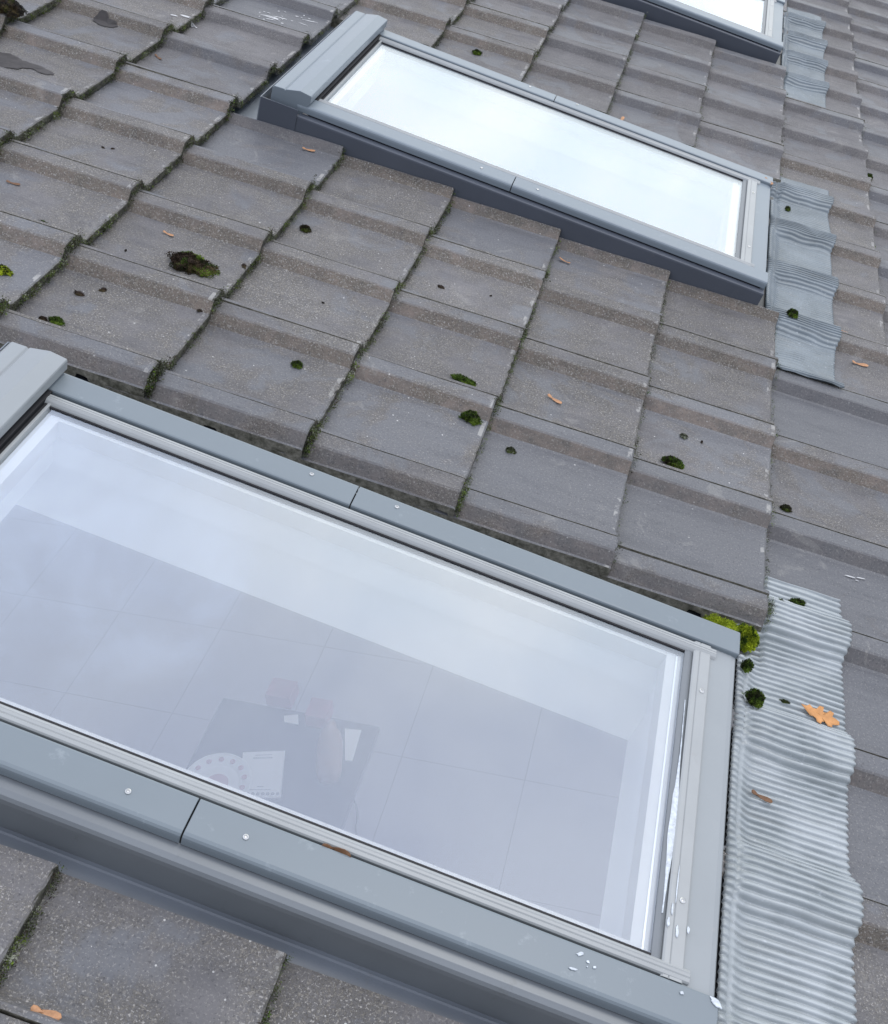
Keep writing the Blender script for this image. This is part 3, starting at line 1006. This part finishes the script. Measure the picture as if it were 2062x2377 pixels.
def moss(u, v, ru, rv, h, mats, label, zoff=0.0, n=420, seed=1, z=None, rot=0.0, cat='moss'):
    rr = random.Random(seed)
    mb = MB()
    zb = (tile_z(u, v) if z is None else (tile_z(u, v) + 0.0085 if z == 'lead' else z)) + zoff
    # lumpy core
    bm = bmesh.new()
    bmesh.ops.create_icosphere(bm, subdivisions=3, radius=1)
    cr, sr = math.cos(rot), math.sin(rot)

    def sh(d):
        k = 1 + 0.5 * noise.noise(Vector((d.x * 1.6, d.y * 1.6, seed * 3.1))) + 0.34 * noise.noise(Vector((d.x * 4, d.y * 4, seed + 9.0)))
        a, c = d.x * ru * k, d.y * rv * k
        return Vector((u + a * cr - c * sr, v + a * sr + c * cr, zb + max(-0.15, d.z) * h * (1 + 0.4 * noise.noise(Vector((d.x * 3, d.y * 3, seed * 2.0))))))
    for q in bm.verts:
        q.co = sh(q.co.copy() * 0.86)
    mb.bm(bm, 0)
    for _ in range(int(n * 2.2)):
        th, cz = rr.uniform(0, 6.283), rr.uniform(0.02, 1)
        sz = math.sqrt(1 - cz * cz)
        d = Vector((sz * math.cos(th), sz * math.sin(th), cz))
        p = sh(d * rr.uniform(0.84, 0.97))
        nrm = Vector((d.x, d.y, d.z * 1.2 + 0.2)).normalized()
        a = (nrm + Vector((rr.gauss(0, .45), rr.gauss(0, .45), rr.gauss(0, .3)))).normalized()
        s = a.cross(Vector((rr.gauss(0, 1), rr.gauss(0, 1), rr.gauss(0, 1)))).normalized()
        L = min(ru, rv) * rr.uniform(0.12, 0.30)
        L = max(0.0014, min(0.0036, L))
        Wd = L * 0.30
        mi = 0
        if len(mats) > 1:
            q = noise.noise(Vector((d.x * 2.2 + seed, d.y * 2.2, 1.0)))
            mi = min(len(mats) - 1, max(0, int((q + 0.5) * len(mats))))
        mb.add([p - s * Wd, p + s * Wd, p + a * L + s * Wd * 0.3, p + a * L - s * Wd * 0.3], [(0, 1, 2, 3)], mi)
    return props(mb.build('moss_cushion' if cat == 'moss' else 'debris_crumb', mats, origin=(u, v, zb), recalc=False), label, cat, 'moss cushions' if cat == 'moss' else 'dark crumbs on the tiles')


MOSS = [
    (0.569, 0.460, 0.056, 0.040, 0.024, [MM_o, MM_o, MM_d, MM_b], 'largest moss cushion, half brown and half green, on a left-hand tile', 1400),
    (0.238, 0.396, 0.014, 0.011, 0.010, [MM_d, MM_b], 'small dark green moss cushion on the upper left tile', 350),
    (0.262, 0.190, 0.020, 0.014, 0.013, [MM_y, MM_d], 'yellowish moss cushion cut by the left photo edge', 420),
    (0.424, 0.116, 0.017, 0.010, 0.010, [MM_b, MM_b, MM_d], 'bright green moss just above the near window hood', 380),
    (0.398, 0.110, 0.010, 0.007, 0.006, [MM_o], 'brown moss scrap touching the green one above the near hood', 200),
    (0.722, 0.809, 0.014, 0.012, 0.011, [MM_d, MM_o], 'dark round moss cushion two tiles from the middle window', 380),
    (1.249, 0.418, 0.030, 0.011, 0.012, [MM_b, MM_b, MM_d], 'long bright green moss strip on a tile edge', 600),
    (1.293, 0.293, 0.023, 0.019, 0.016, [MM_d, MM_b, MM_b], 'plump green moss cushion below the bright strip', 700),
    (0.904, 0.256, 0.012, 0.011, 0.010, [MM_d, MM_b], 'small round dark moss on the tile above the near window', 320),
    (1.398, 0.258, 0.011, 0.009, 0.008, [MM_d, MM_l], 'small grey moss crumb at the foot of a brown ridge', 220),
    (1.753, 0.425, 0.027, 0.016, 0.012, [MM_d, MM_b, MM_o], 'oval brown-green moss on the pale tile above the apron', 650),
    (1.771, 0.541, 0.009, 0.008, 0.006, [MM_l, MM_d], 'tiny grey lichen ball above the oval moss', 160),
    (2.031, 0.425, 0.013, 0.010, 0.009, [MM_d, MM_o], 'dark moss crumb on the tile right of the near window corner', 240),
    (2.340, 2.604, 0.013, 0.024, 0.016, [MM_b, MM_d], 'green moss tuft in the right-hand tile joint near the middle window', 420),
    (0.820, 2.347, 0.016, 0.015, 0.012, [MM_b, MM_d], 'moss tuft beyond the middle window, near its hood', 320),
]
for k, (u, v, ru, rv, h, mm, lb, n) in enumerate(MOSS):
    moss(u, v, ru, rv, h, mm, lb, n=n, seed=k + 3, rot=0.1 * math.sin(k * 5))
LZ = -0.008
moss(1.945, -0.046, 0.026, 0.028, 0.032, [MM_y, MM_y, MM_b], 'bright yellow-green moss mound at the near window lower corner', n=2600, seed=31, z=-0.012)
moss(1.892, -0.045, 0.045, 0.016, 0.034, [MM_y, MM_y], 'yellow-green moss roll between near window cover and cut tiles', n=900, seed=32, z=-0.012)
moss(2.013, 0.088, 0.011, 0.008, 0.010, [MM_b, MM_d], 'smaller of two green moss tufts on the pale apron', n=240, seed=33, z='lead')
moss(2.055, 0.110, 0.017, 0.013, 0.014, [MM_b, MM_d], 'larger of two green moss tufts on the pale apron', n=420, seed=34, z='lead')
moss(1.946, -0.131, 0.011, 0.012, 0.018, [MM_b, MM_d], 'round green moss ball in the hinge line, upper one', n=420, seed=35, z='lead')
moss(1.962, -0.205, 0.017, 0.017, 0.020, [MM_d, MM_b], 'round dark green moss ball in the hinge line, larger and lower', n=620, seed=36, z='lead')
moss(2.032, -0.162, 0.012, 0.004, 0.006, [MM_d, MM_b], 'flat dark moss scrap beside the oak leaf', n=120, seed=37, z='lead')
moss(2.022, 1.258, 0.017, 0.019, 0.016, [MM_d, MM_b], 'moss tuft on the lower half of the slate-blue apron', n=420, seed=38, z='lead')
moss(2.015, 2.025, 0.010, 0.014, 0.010, [MM_d, MM_b], 'small moss scrap near the top of the slate-blue apron', n=200, seed=39, z='lead')
moss(2.113, 1.306, 0.022, 0.010, 0.007, [MM_o, M_soil], 'flat black scrap on the slate-blue apron', n=160, seed=40, z='lead')

CR = [(0.413, 0.230, 0.012, 'ragged brown scrap on the tile above the near hood'), (0.449, 0.270, 0.010, 'brown leaf crumb beside the ragged scrap'), (0.669, 0.527, 0.009, 'brown crumb on the tile edge right of the largest moss'),
      (1.099, 0.777, 0.011, 'dark oval crumb between the two windows'), (1.223, 0.810, 0.004, 'small black crumb right of the dark oval one'), (1.113, 0.694, 0.004, 'small black crumb below the dark oval one'),
      (0.872, 0.516, 0.003, 'tiny black crumb in the middle of a left tile'), (0.657, 0.302, 0.007, 'dark crumb at the end of a brown ridge'), (0.416, 0.441, 0.004, 'small dark crumb left of the largest moss'),
      (0.167, 0.815, 0.006, 'left one of a pair of black crumbs'), (0.189, 0.824, 0.006, 'right one of a pair of black crumbs'), (1.815, 0.542, 0.005, 'tiny dark lichen crumb right of the grey ball')]
for k, (u, v, r, lb) in enumerate(CR):
    moss(u, v, r, r * 0.6, r * 0.5, [MM_o, M_soil], lb, n=70, seed=60 + k, cat='debris', rot=k)


# ------------------------------------------------------------------ winged seeds, leaves
def leafmesh(name, outline, loc, rot, tilt, mat, label, cat, group=None, thick=0.0005, curl=0.18, scale=1.0):
    """outline in local x,y metres; fan from the centre, lightly curled, given thickness"""
    mb = MB()
    n = len(outline)
    cx = sum(p[0] for p in outline) / n
    cy = sum(p[1] for p in outline) / n
    rings = []
    for f in (1.0, 0.66, 0.33):
        rings.append([((cx + (p[0] - cx) * f) * scale, (cy + (p[1] - cy) * f) * scale) for p in outline])
    vs = []
    S = max(abs(p[0]) for p in outline) * scale
    for rg in rings:
        for x, y in rg:
            vs.append((x, y, curl * (x * x + 2 * y * y) / S + 0.02 * S * noise.noise(Vector((x * 90, y * 90, scale)))))
    vs.append((cx * scale, cy * scale, curl * 0.0))
    fs = []
    for k in range(2):
        for i in range(n):
            fs.append((k * n + i, k * n + (i + 1) % n, (k + 1) * n + (i + 1) % n, (k + 1) * n + i))
    for i in range(n):
        fs.append((2 * n + i, 2 * n + (i + 1) % n, 3 * n))
    mb.add(vs, fs)
    o = mb.build(name, mat, None, (0, 0, 0), recalc=False, smooth=True)
    md = o.modifiers.new('thick', 'SOLIDIFY')
    md.thickness = thick
    o.matrix_world = ROOF @ Matrix.Translation(Vector(loc)) @ Matrix.Rotation(rot, 4, 'Z') @ Matrix.Rotation(tilt, 4, 'X')
    return props(o, label, cat, group)


SAM = [(-0.0175, 0.0), (-0.0160, 0.0036), (-0.0120, 0.0042), (-0.0088, 0.0026), (-0.0050, 0.0024), (0.0020, 0.0046), (0.0100, 0.0062), (0.0170, 0.0050), (0.0200, 0.0012), (0.0180, -0.0020), (0.0100, -0.0030), (0.0, -0.0022), (-0.0080, -0.0020), (-0.0120, -0.0040), (-0.0160, -0.0034)]
SEEDS = [(0.465, 0.557, -0.2, 0.8, M_seed, 'orange winged seed just above the largest moss'), (0.591, 1.183, 0.15, 1.0, M_seed, 'pale winged seed on the dark smooth tile by the middle window'),
         (1.370, 1.140, 2.9, 0.95, M_seed, 'orange winged seed in the tile corner below the middle window'), (1.454, 0.488, -0.45, 1.1, M_seed, 'orange winged seed on the bluish tile between the windows'),
         (1.088, -1.117, 0.0, 1.05, M_seed, 'orange winged seed on the bottom left tile'), (1.390, 2.254, 1.4, 1.25, M_seed, 'upright orange winged seed beyond the middle window'),
         (2.231, 1.163, 0.1, 1.3, M_seed, 'orange winged seed right of the slate-blue apron'), (0.089, 0.526, 0.1, 0.9, M_seedb, 'dark brown winged seed near the left photo edge'),
         (0.03, 1.42, -0.6, 0.9, M_seedb, 'dark brown winged seed at the top left')]
for k, (u, v, r, s_, m_, lb) in enumerate(SEEDS):
    leafmesh('winged_seed', SAM, (u, v, tile_z(u, v) + 0.0022), r, 0.12, m_, lb, 'winged seed', 'winged maple seeds', scale=s_)
leafmesh('winged_seed', SAM, (1.990, -0.396, tile_z(1.99, -0.396) + 0.013), -0.25, 0.1, M_seedb, 'brown winged seed on the pale apron below the oak leaf', 'winged seed', 'winged maple seeds', scale=1.05)
leafmesh('winged_seed', SAM, (1.345, -0.8235, 0.079), -0.02, 1.0, M_seedb, 'rusty brown seed stuck between near window cover and glass bead', 'winged seed', 'winged maple seeds', scale=1.15)
leafmesh('winged_seed', SAM, (1.902, 1.950, 0.079), -0.9, 0.5, M_seed, 'orange winged seed on the lower corner of the middle window', 'winged seed', 'winged maple seeds', scale=1.2)
leafmesh('winged_seed', SAM, (2.180, 1.300, tile_z(2.18, 1.3) + 0.01), -0.5, 0.2, M_seed, 'yellowish seed at the ragged edge of the slate-blue apron', 'winged seed', 'winged maple seeds', scale=1.4)
OAK = [(-0.036, 0.001), (-0.026, 0.004), (-0.021, 0.011), (-0.014, 0.008), (-0.008, 0.010), (-0.004, 0.019), (0.003, 0.020), (0.004, 0.011), (0.010, 0.012), (0.014, 0.019), (0.021, 0.017), (0.020, 0.009), (0.026, 0.008), (0.032, 0.004), (0.033, -0.003),
       (0.026, -0.007), (0.022, -0.008), (0.022, -0.015), (0.015, -0.016), (0.011, -0.010), (0.005, -0.011), (0.003, -0.019), (-0.004, -0.018), (-0.006, -0.010), (-0.012, -0.009), (-0.017, -0.012), (-0.023, -0.006), (-0.030, -0.002)]
leafmesh('oak_leaf', OAK, (2.096, -0.172, tile_z(2.096, -0.172) + 0.014), -0.15, 0.0, M_oak, 'lobed orange oak leaf lying on the pale pleated apron', 'leaf', scale=1.12, curl=0.12)


# ------------------------------------------------------------------ droppings, foam
def splat(blobs, loc_z, mat, name, label, cat, seed=0, h=0.0006, group=None):
    mb = MB()
    for bi, (u, v, a, c, rot) in enumerate(blobs):
        n = 22
        top, bot = [], []
        for i in range(n):
            t = 6.2832 * i / n
            k = 1 + 0.45 * noise.noise(Vector((math.cos(t) * 1.5, math.sin(t) * 1.5, seed + bi * 1.7))) + 0.25 * noise.noise(Vector((math.cos(t) * 4, math.sin(t) * 4, seed + bi * 2.7)))
            x, y = a * k * math.cos(t), c * k * math.sin(t)
            x, y = x * math.cos(rot) - y * math.sin(rot), x * math.sin(rot) + y * math.cos(rot)
            zz = loc_z if loc_z is not None else tile_z(u + x, v + y) + 0.0008
            bot.append((u + x, v + y, zz))
            top.append((u + x * 0.85, v + y * 0.85, zz + h))
        zz = (loc_z if loc_z is not None else tile_z(u, v) + 0.0008) + h * 1.2
        mb.add(bot + top + [(u, v, zz)], [(i, (i + 1) % n, n + (i + 1) % n, n + i) for i in range(n)] + [(n + i, n + (i + 1) % n, 2 * n) for i in range(n)])
    u, v = blobs[0][:2]
    return props(mb.build(name, mat, origin=(u, v, loc_z or 0.0), recalc=False), label, cat, group)


rs = random.Random(5)
bl = []
for k in range(26):
    a = rs.uniform(-1, 1)
    bl.append((0.20 + 0.075 * a + rs.gauss(0, 0.02), 2.00 + 0.05 * a + rs.gauss(0, 0.03), rs.uniform(0.006, 0.035) if rs.random() < 0.5 else rs.uniform(0.002, 0.006), rs.uniform(0.0012, 0.0034), rs.gauss(0, 0.12)))
splat(bl, None, M_drop, 'bird_dropping', 'streaky white bird droppings on the tile above the middle window', 'bird dropping', 3)
splat([(-0.010, 1.72, 0.035, 0.006, 0.0), (-0.05, 1.70, 0.012, 0.004, 0.1)], None, M_drop, 'bird_dropping', 'single white streak on a tile at the top of the photo', 'bird dropping', 8)
splat([(2.175, 0.262, 0.012, 0.0018, 0.05), (2.200, 0.268, 0.010, 0.0016, 0.15), (2.190, 0.256, 0.004, 0.001, 0.0)], None, M_drop, 'bird_dropping', 'two short white streaks on the tile at the right edge', 'bird dropping', 12)
splat([(2.325, 1.98, 0.004, 0.01, 0.0)], None, M_drop, 'bird_dropping', 'white fleck on the right-hand tile joint', 'bird dropping', 13)
splat([(2.04, -0.30, 0.05, 0.0035, -0.06), (1.985, -0.29, 0.015, 0.003, 0)], -0.0035, M_drop, 'bird_dropping', 'long thin white streak across the pale apron', 'bird dropping', 15)
# foam along the bottom glazing bead of the near window
mb = MB()
fv, N = [], 90
for k in range(N + 1):
    v = -0.33 - 0.40 * k / N
    wd = 0.0008 + 0.0058 * math.exp(-((v + 0.58) / 0.085) ** 2) * (1 + 0.18 * noise.noise(Vector((v * 22, 0, 0)))) + 0.0006 * noise.noise(Vector((v * 60, 0, 3)))
    cu = 1.8095 - 0.002 * math.sin((v + .33) * 8) + 0.0006 * noise.noise(Vector((v * 18, 2, 0)))
    for a, h in ((-1, 0.0), (-0.6, 0.0009), (0.0, 0.0013), (0.6, 0.0009), (1, 0.0)):
        fv.append((cu + a * max(0.0004, wd), v, 0.0755 + h + 0.0003 * noise.noise(Vector((v * 90, a * 2, 0)))))
mb.add(fv, [(k * 5 + i, k * 5 + i + 1, k * 5 + 6 + i, k * 5 + 5 + i) for k in range(N) for i in range(4)])
props(mb.build('foam_streak', M_foam, origin=(1.8095, -0.53, 0.0755), recalc=False, smooth=True), 'white foamy streak along the lower glass edge of the near window', 'foam')
splat([(1.893, -0.833, 0.009, 0.0048, -0.5), (1.845, -0.838, 0.0032, 0.002, 0.2)], 0.0835, M_foam, 'foam_blob', 'white foam drops at the lower near corner of the near window cover', 'foam', 25, 0.001)
splat([(1.700, -0.838, 0.0062, 0.0022, 0.5), (1.712, -0.845, 0.0024, 0.0022, 0.0), (1.722, -0.849, 0.0026, 0.0018, 0.3), (1.693, -0.862, 0.0055, 0.0018, 0.1), (1.712, -0.852, 0.001, 0.001, 0)], 0.0832, M_foam, 'foam_blob', 'cluster of pale foam drops midway on the near window cover', 'foam', 27, 0.0008)
splat([(1.818, -0.742, 0.0020, 0.008, 0.0), (1.832, -0.752, 0.0024, 0.009, 0.1), (1.848, -0.742, 0.0018, 0.006, 0.0), (1.822, -0.72, 0.0014, 0.010, 0.0), (1.826, -0.68, 0.0012, 0.03, 0.0)], 0.0795, M_foam, 'foam_blob', 'foam drops on the bead at the near window lower corner', 'foam', 29, 0.0008)

moss(-0.362, 1.262, 0.055, 0.045, 0.030, [MM_o, M_soil, MM_d], 'black heap of rotten moss in the upper left corner', n=1600, seed=81)
moss(-0.405, 1.20, 0.040, 0.045, 0.020, [M_soil, MM_o], 'second dark clump of litter at the upper left photo corner', n=900, seed=82)
M_wet = mat_simple('damp_stain', (0.058, 0.053, 0.051), 0.6, 0.25, 40, 0.25, 0.1)
splat([(-0.27, 1.075, 0.055, 0.035, 0.1), (-0.20, 1.082, 0.050, 0.020, 0.1), (-0.14, 1.075, 0.036, 0.014, 0.0), (-0.24, 1.045, 0.05, 0.016, 0.15)], None, M_wet, 'damp_patch', 'dark damp patch on the upper left tile', 'damp patch', 41, 0.0002)
splat([(-0.165, 1.49, 0.030, 0.018, 0.3), (-0.19, 1.50, 0.024, 0.02, 0.0)], None, M_wet, 'damp_patch', 'smaller damp patch near the joint at the top left', 'damp patch', 44, 0.0002)

# ------------------------------------------------------------------ the room below and the surroundings
W6 = Matrix.Translation(Vector((0, 0, 6.0)))
FZ = -3.249
mb = MB()
mb.box(-3.2, 3.9, -4.0, 7.4, FZ - 0.12, FZ)
props(mb.build('floor', mat_floor(), mat4=W6), kind='structure')
mb = MB()
mb.add([(-900, -900, 0), (900, -900, 0), (900, 900, 0), (-900, 900, 0)], [(0, 1, 2, 3)])
g = mb.build('ground', mat_simple('garden_ground', (0.30, 0.31, 0.26), 0.9, 0.3, 0.4), mat4=W6 @ Matrix.Translation(Vector((0, 0, FZ - 0.2))))
props(g, kind='structure')


def wall(name, pts, label):
    mb = MB()
    for q in pts:
        mb.box(*q)
    o = mb.build(name, M_white, mat4=W6)
    return props(o, label, 'wall')


# unseen outer walls; unglazed openings added to let daylight into the room
wall('house_wall', [(-3.32, -3.2, -4.1, 7.5, FZ, 0.72)], 'white inner wall under the upper end of the roof')
wall('house_wall', [(3.9, 4.02, -4.1, 7.5, FZ, FZ + 0.25), (3.9, 4.02, -4.1, -3.8, FZ + 0.25, -1.45), (3.9, 4.02, 1.6, 1.8, FZ + 0.25, -1.45), (3.9, 4.02, 7.2, 7.5, FZ + 0.25, -1.45)], 'white wall under the eaves, openings added to light the room')
wall('house_wall', [(-3.2, 3.9, 7.4, 7.5, FZ, -1.45)], 'white gable wall at the far end of the room')
wall('house_wall', [(-3.2, -2.2, -4.1, -4.0, FZ, -0.4), (2.9, 3.9, -4.1, -4.0, FZ, -1.45), (-2.2, 2.9, -4.1, -4.0, FZ, FZ + 0.3)], 'white gable wall at the near end, opening added to light the room')

# table seen through the near window
TX, TY = 0.650, 1.052
TZ = -2.50
M_desk = mat_simple('dark_desk', (0.030, 0.034, 0.048), 0.5, 0.15, 8)
t = bpy.data.objects.new('table', None)
link(t)
t.matrix_world = W6 @ Matrix.Translation(Vector((0.0, 0.4, FZ)))
props(t, 'dark blue-black table in the room below the near window', 'table')
org = (0.0, 0.4, FZ)
mb = MB()
mb.box(-0.035, TX, 0.15, TY, TZ - 0.03, TZ, 0.004)
mb.build('tabletop', M_desk, t, org)
for x in (0.06, TX - 0.35):
    for y in (0.2, TY - 0.06):
        mb = MB()
        mb.box(x - 0.02, x + 0.02, y - 0.02, y + 0.02, FZ, TZ - 0.031, 0.003)
        mb.build('leg', M_desk, t, org)


def flat_sheet(name, quad, z, mat, label, cat, marks=(), th=0.002):
    mb = MB()
    mb.add([(x, y, z) for x, y in quad] + [(x, y, z + th) for x, y in quad], [(3, 2, 1, 0), (4, 5, 6, 7), (0, 1, 5, 4), (1, 2, 6, 5), (2, 3, 7, 6), (3, 0, 4, 7)], 0)

    def P(s, t_):
        a, b_, c, d = [Vector((q[0], q[1], 0)) for q in quad]
        top = a.lerp(b_, s)
        bot = d.lerp(c, s)
        r = top.lerp(bot, t_)
        return (r.x, r.y, z + th + 0.0006)
    for (s0, s1, t0, t1, kind) in marks:
        if kind == 'dot':
            cx, cy = (s0 + s1) / 2, (t0 + t1) / 2
            pts = [P(cx + (s1 - s0) / 2 * math.cos(6.28 * i / 12), cy + (t1 - t0) / 2 * math.sin(6.28 * i / 12)) for i in range(12)]
            mb.add(pts, [tuple(range(12))], 1)
        else:
            mb.add([P(s0, t0), P(s1, t0), P(s1, t1), P(s0, t1)], [(0, 1, 2, 3)], 1)
    o = mb.build(name, [mat, M_ink], None, (quad[0][0], quad[0][1], z), mat4=W6, recalc=False)
    return props(o, label, cat)


M_paper = mat_simple('white_paper', (0.78, 0.80, 0.78), 0.7, 0.02, 8)
M_ink = mat_simple('grey_print', (0.25, 0.28, 0.30), 0.7, 0.1, 8)
marks = [(0.30, 0.70, 0.075, 0.090, 'line')] + [(0.26 + 0.052 * k, 0.30 + 0.052 * k, 0.13, 0.165, 'line') for k in range(9)]
marks += [(0.40, 0.56, 0.770, 0.785, 'line'), (0.22, 0.74, 0.835, 0.848, 'line')]
marks += [(0.02 + 0.122 * k, 0.115 + 0.122 * k, 0.895, 0.965, 'dot') for k in range(8)]
flat_sheet('notepad', [(0.158, 0.800), (0.320, 0.846), (0.381, 0.634), (0.230, 0.599)], TZ + 0.001, M_paper, 'printed white sheet with a row of grey dots, on the table', 'printed sheet', marks, 0.006)
flat_sheet('paper_sheet', [(0.515, 1.008), (0.584, 1.015), (0.596, 0.862), (0.567, 0.858)], TZ + 0.001, M_paper, 'narrow white paper at the right end of the table', 'paper', (), 0.002)
flat_sheet('paper_sheet', [(0.250, 1.015), (0.305, 1.035), (0.325, 0.985), (0.262, 0.985)], TZ + 0.001, M_paper, 'small torn white paper at the back of the table', 'paper', (), 0.002)
# round patterned plate
pl = bpy.data.objects.new('plate', None)
link(pl)
PO = (0.115, 0.640, TZ)
pl.matrix_world = W6 @ Matrix.Translation(Vector(PO))
props(pl, 'round white plate with red and grey pattern on the table', 'plate')
mb = MB()
n = 40
rg = [(0.05, 0.002), (0.085, 0.004), (0.135, 0.016), (0.138, 0.014), (0.09, 0.0), (0.05, 0.0)]
mb.add([(PO[0] + r * math.cos(6.2832 * i / n), PO[1] + r * math.sin(6.2832 * i / n), TZ + z) for r, z in rg for i in range(n)],
       [(k * n + i, k * n + (i + 1) % n, (k + 1) * n + (i + 1) % n, (k + 1) * n + i) for k in range(5) for i in range(n)] + [tuple(range(n))])
mb.build('dish', M_paper, pl, PO, smooth=False)
mb = MB()
for k in range(14):
    a = 6.2832 * k / 14
    mb.cyl((PO[0] + 0.108 * math.cos(a), PO[1] + 0.108 * math.sin(a), TZ + 0.0120), 0.011, 0.0012, 10)
mb.cyl((PO[0], PO[1], TZ + 0.0032), 0.045, 0.0012, 20)
mb.build('pattern', mat_simple('red_pattern', (0.42, 0.16, 0.20), 0.6), pl, PO)


def body(name, path, mat, label, cat, sub=2):
    """round body from (x,y,z,r) rings along a path"""
    mb = MB()
    n = 16
    vs = []
    P = [Vector(p[:3]) for p in path]
    for k, p in enumerate(path):
        d = (P[min(k + 1, len(P) - 1)] - P[max(k - 1, 0)]).normalized()
        s = d.cross(Vector((0, 0, 1)))
        s = s.normalized() if s.length > 1e-4 else Vector((1, 0, 0))
        t_ = s.cross(d).normalized()
        for i in range(n):
            a = 6.2832 * i / n
            vs.append(tuple(P[k] + (s * math.cos(a) + t_ * math.sin(a)) * p[3]))
    fs = [(k * n + i, k * n + (i + 1) % n, (k + 1) * n + (i + 1) % n, (k + 1) * n + i) for k in range(len(path) - 1) for i in range(n)] + [tuple(range(n))[::-1], tuple(range((len(path) - 1) * n, len(path) * n))]
    mb.add(vs, fs)
    o = mb.build(name, mat, None, tuple(P[0]), mat4=W6, smooth=True)
    return props(o, label, cat)


z0 = TZ + 0.045
body('jug', [(0.47, 1.00, z0, 0.012), (0.472, 0.985, z0, 0.020), (0.475, 0.965, z0, 0.022), (0.482, 0.94, z0, 0.040), (0.495, 0.90, z0, 0.050), (0.515, 0.83, z0, 0.052), (0.535, 0.765, z0, 0.050), (0.545, 0.735, z0, 0.042), (0.548, 0.728, z0, 0.01)],
     mat_simple('brown_plastic', (0.20, 0.13, 0.095), 0.35, 0.4, 12), 'brown bottle lying on the table', 'bottle')
for (x, y, sx, sy, lb) in ((0.215, 1.10, 0.055, 0.05, 'red box at the back left of the table'), (0.40, 1.035, 0.045, 0.05, 'red box at the back of the table beside the bottle')):
    mb = MB()
    mb.box(x - sx, x + sx, y - sy, min(y + sy, 1.16), TZ + 0.001, TZ + 0.07, 0.006)
    props(mb.build('box', bpy.data.materials.get('red_card') or mat_simple('red_card', (0.26, 0.10, 0.13), 0.6), origin=(x, y, TZ), mat4=W6), lb, 'box')
body('cable', [(0.42 + 0.012 * k + 0.012 * math.sin(k * 0.6), 1.20 - 0.025 * k, FZ + 0.006, 0.004) for k in range(14)], M_rub, 'thin dark cable lying on the pale floor beside the table', 'cable')
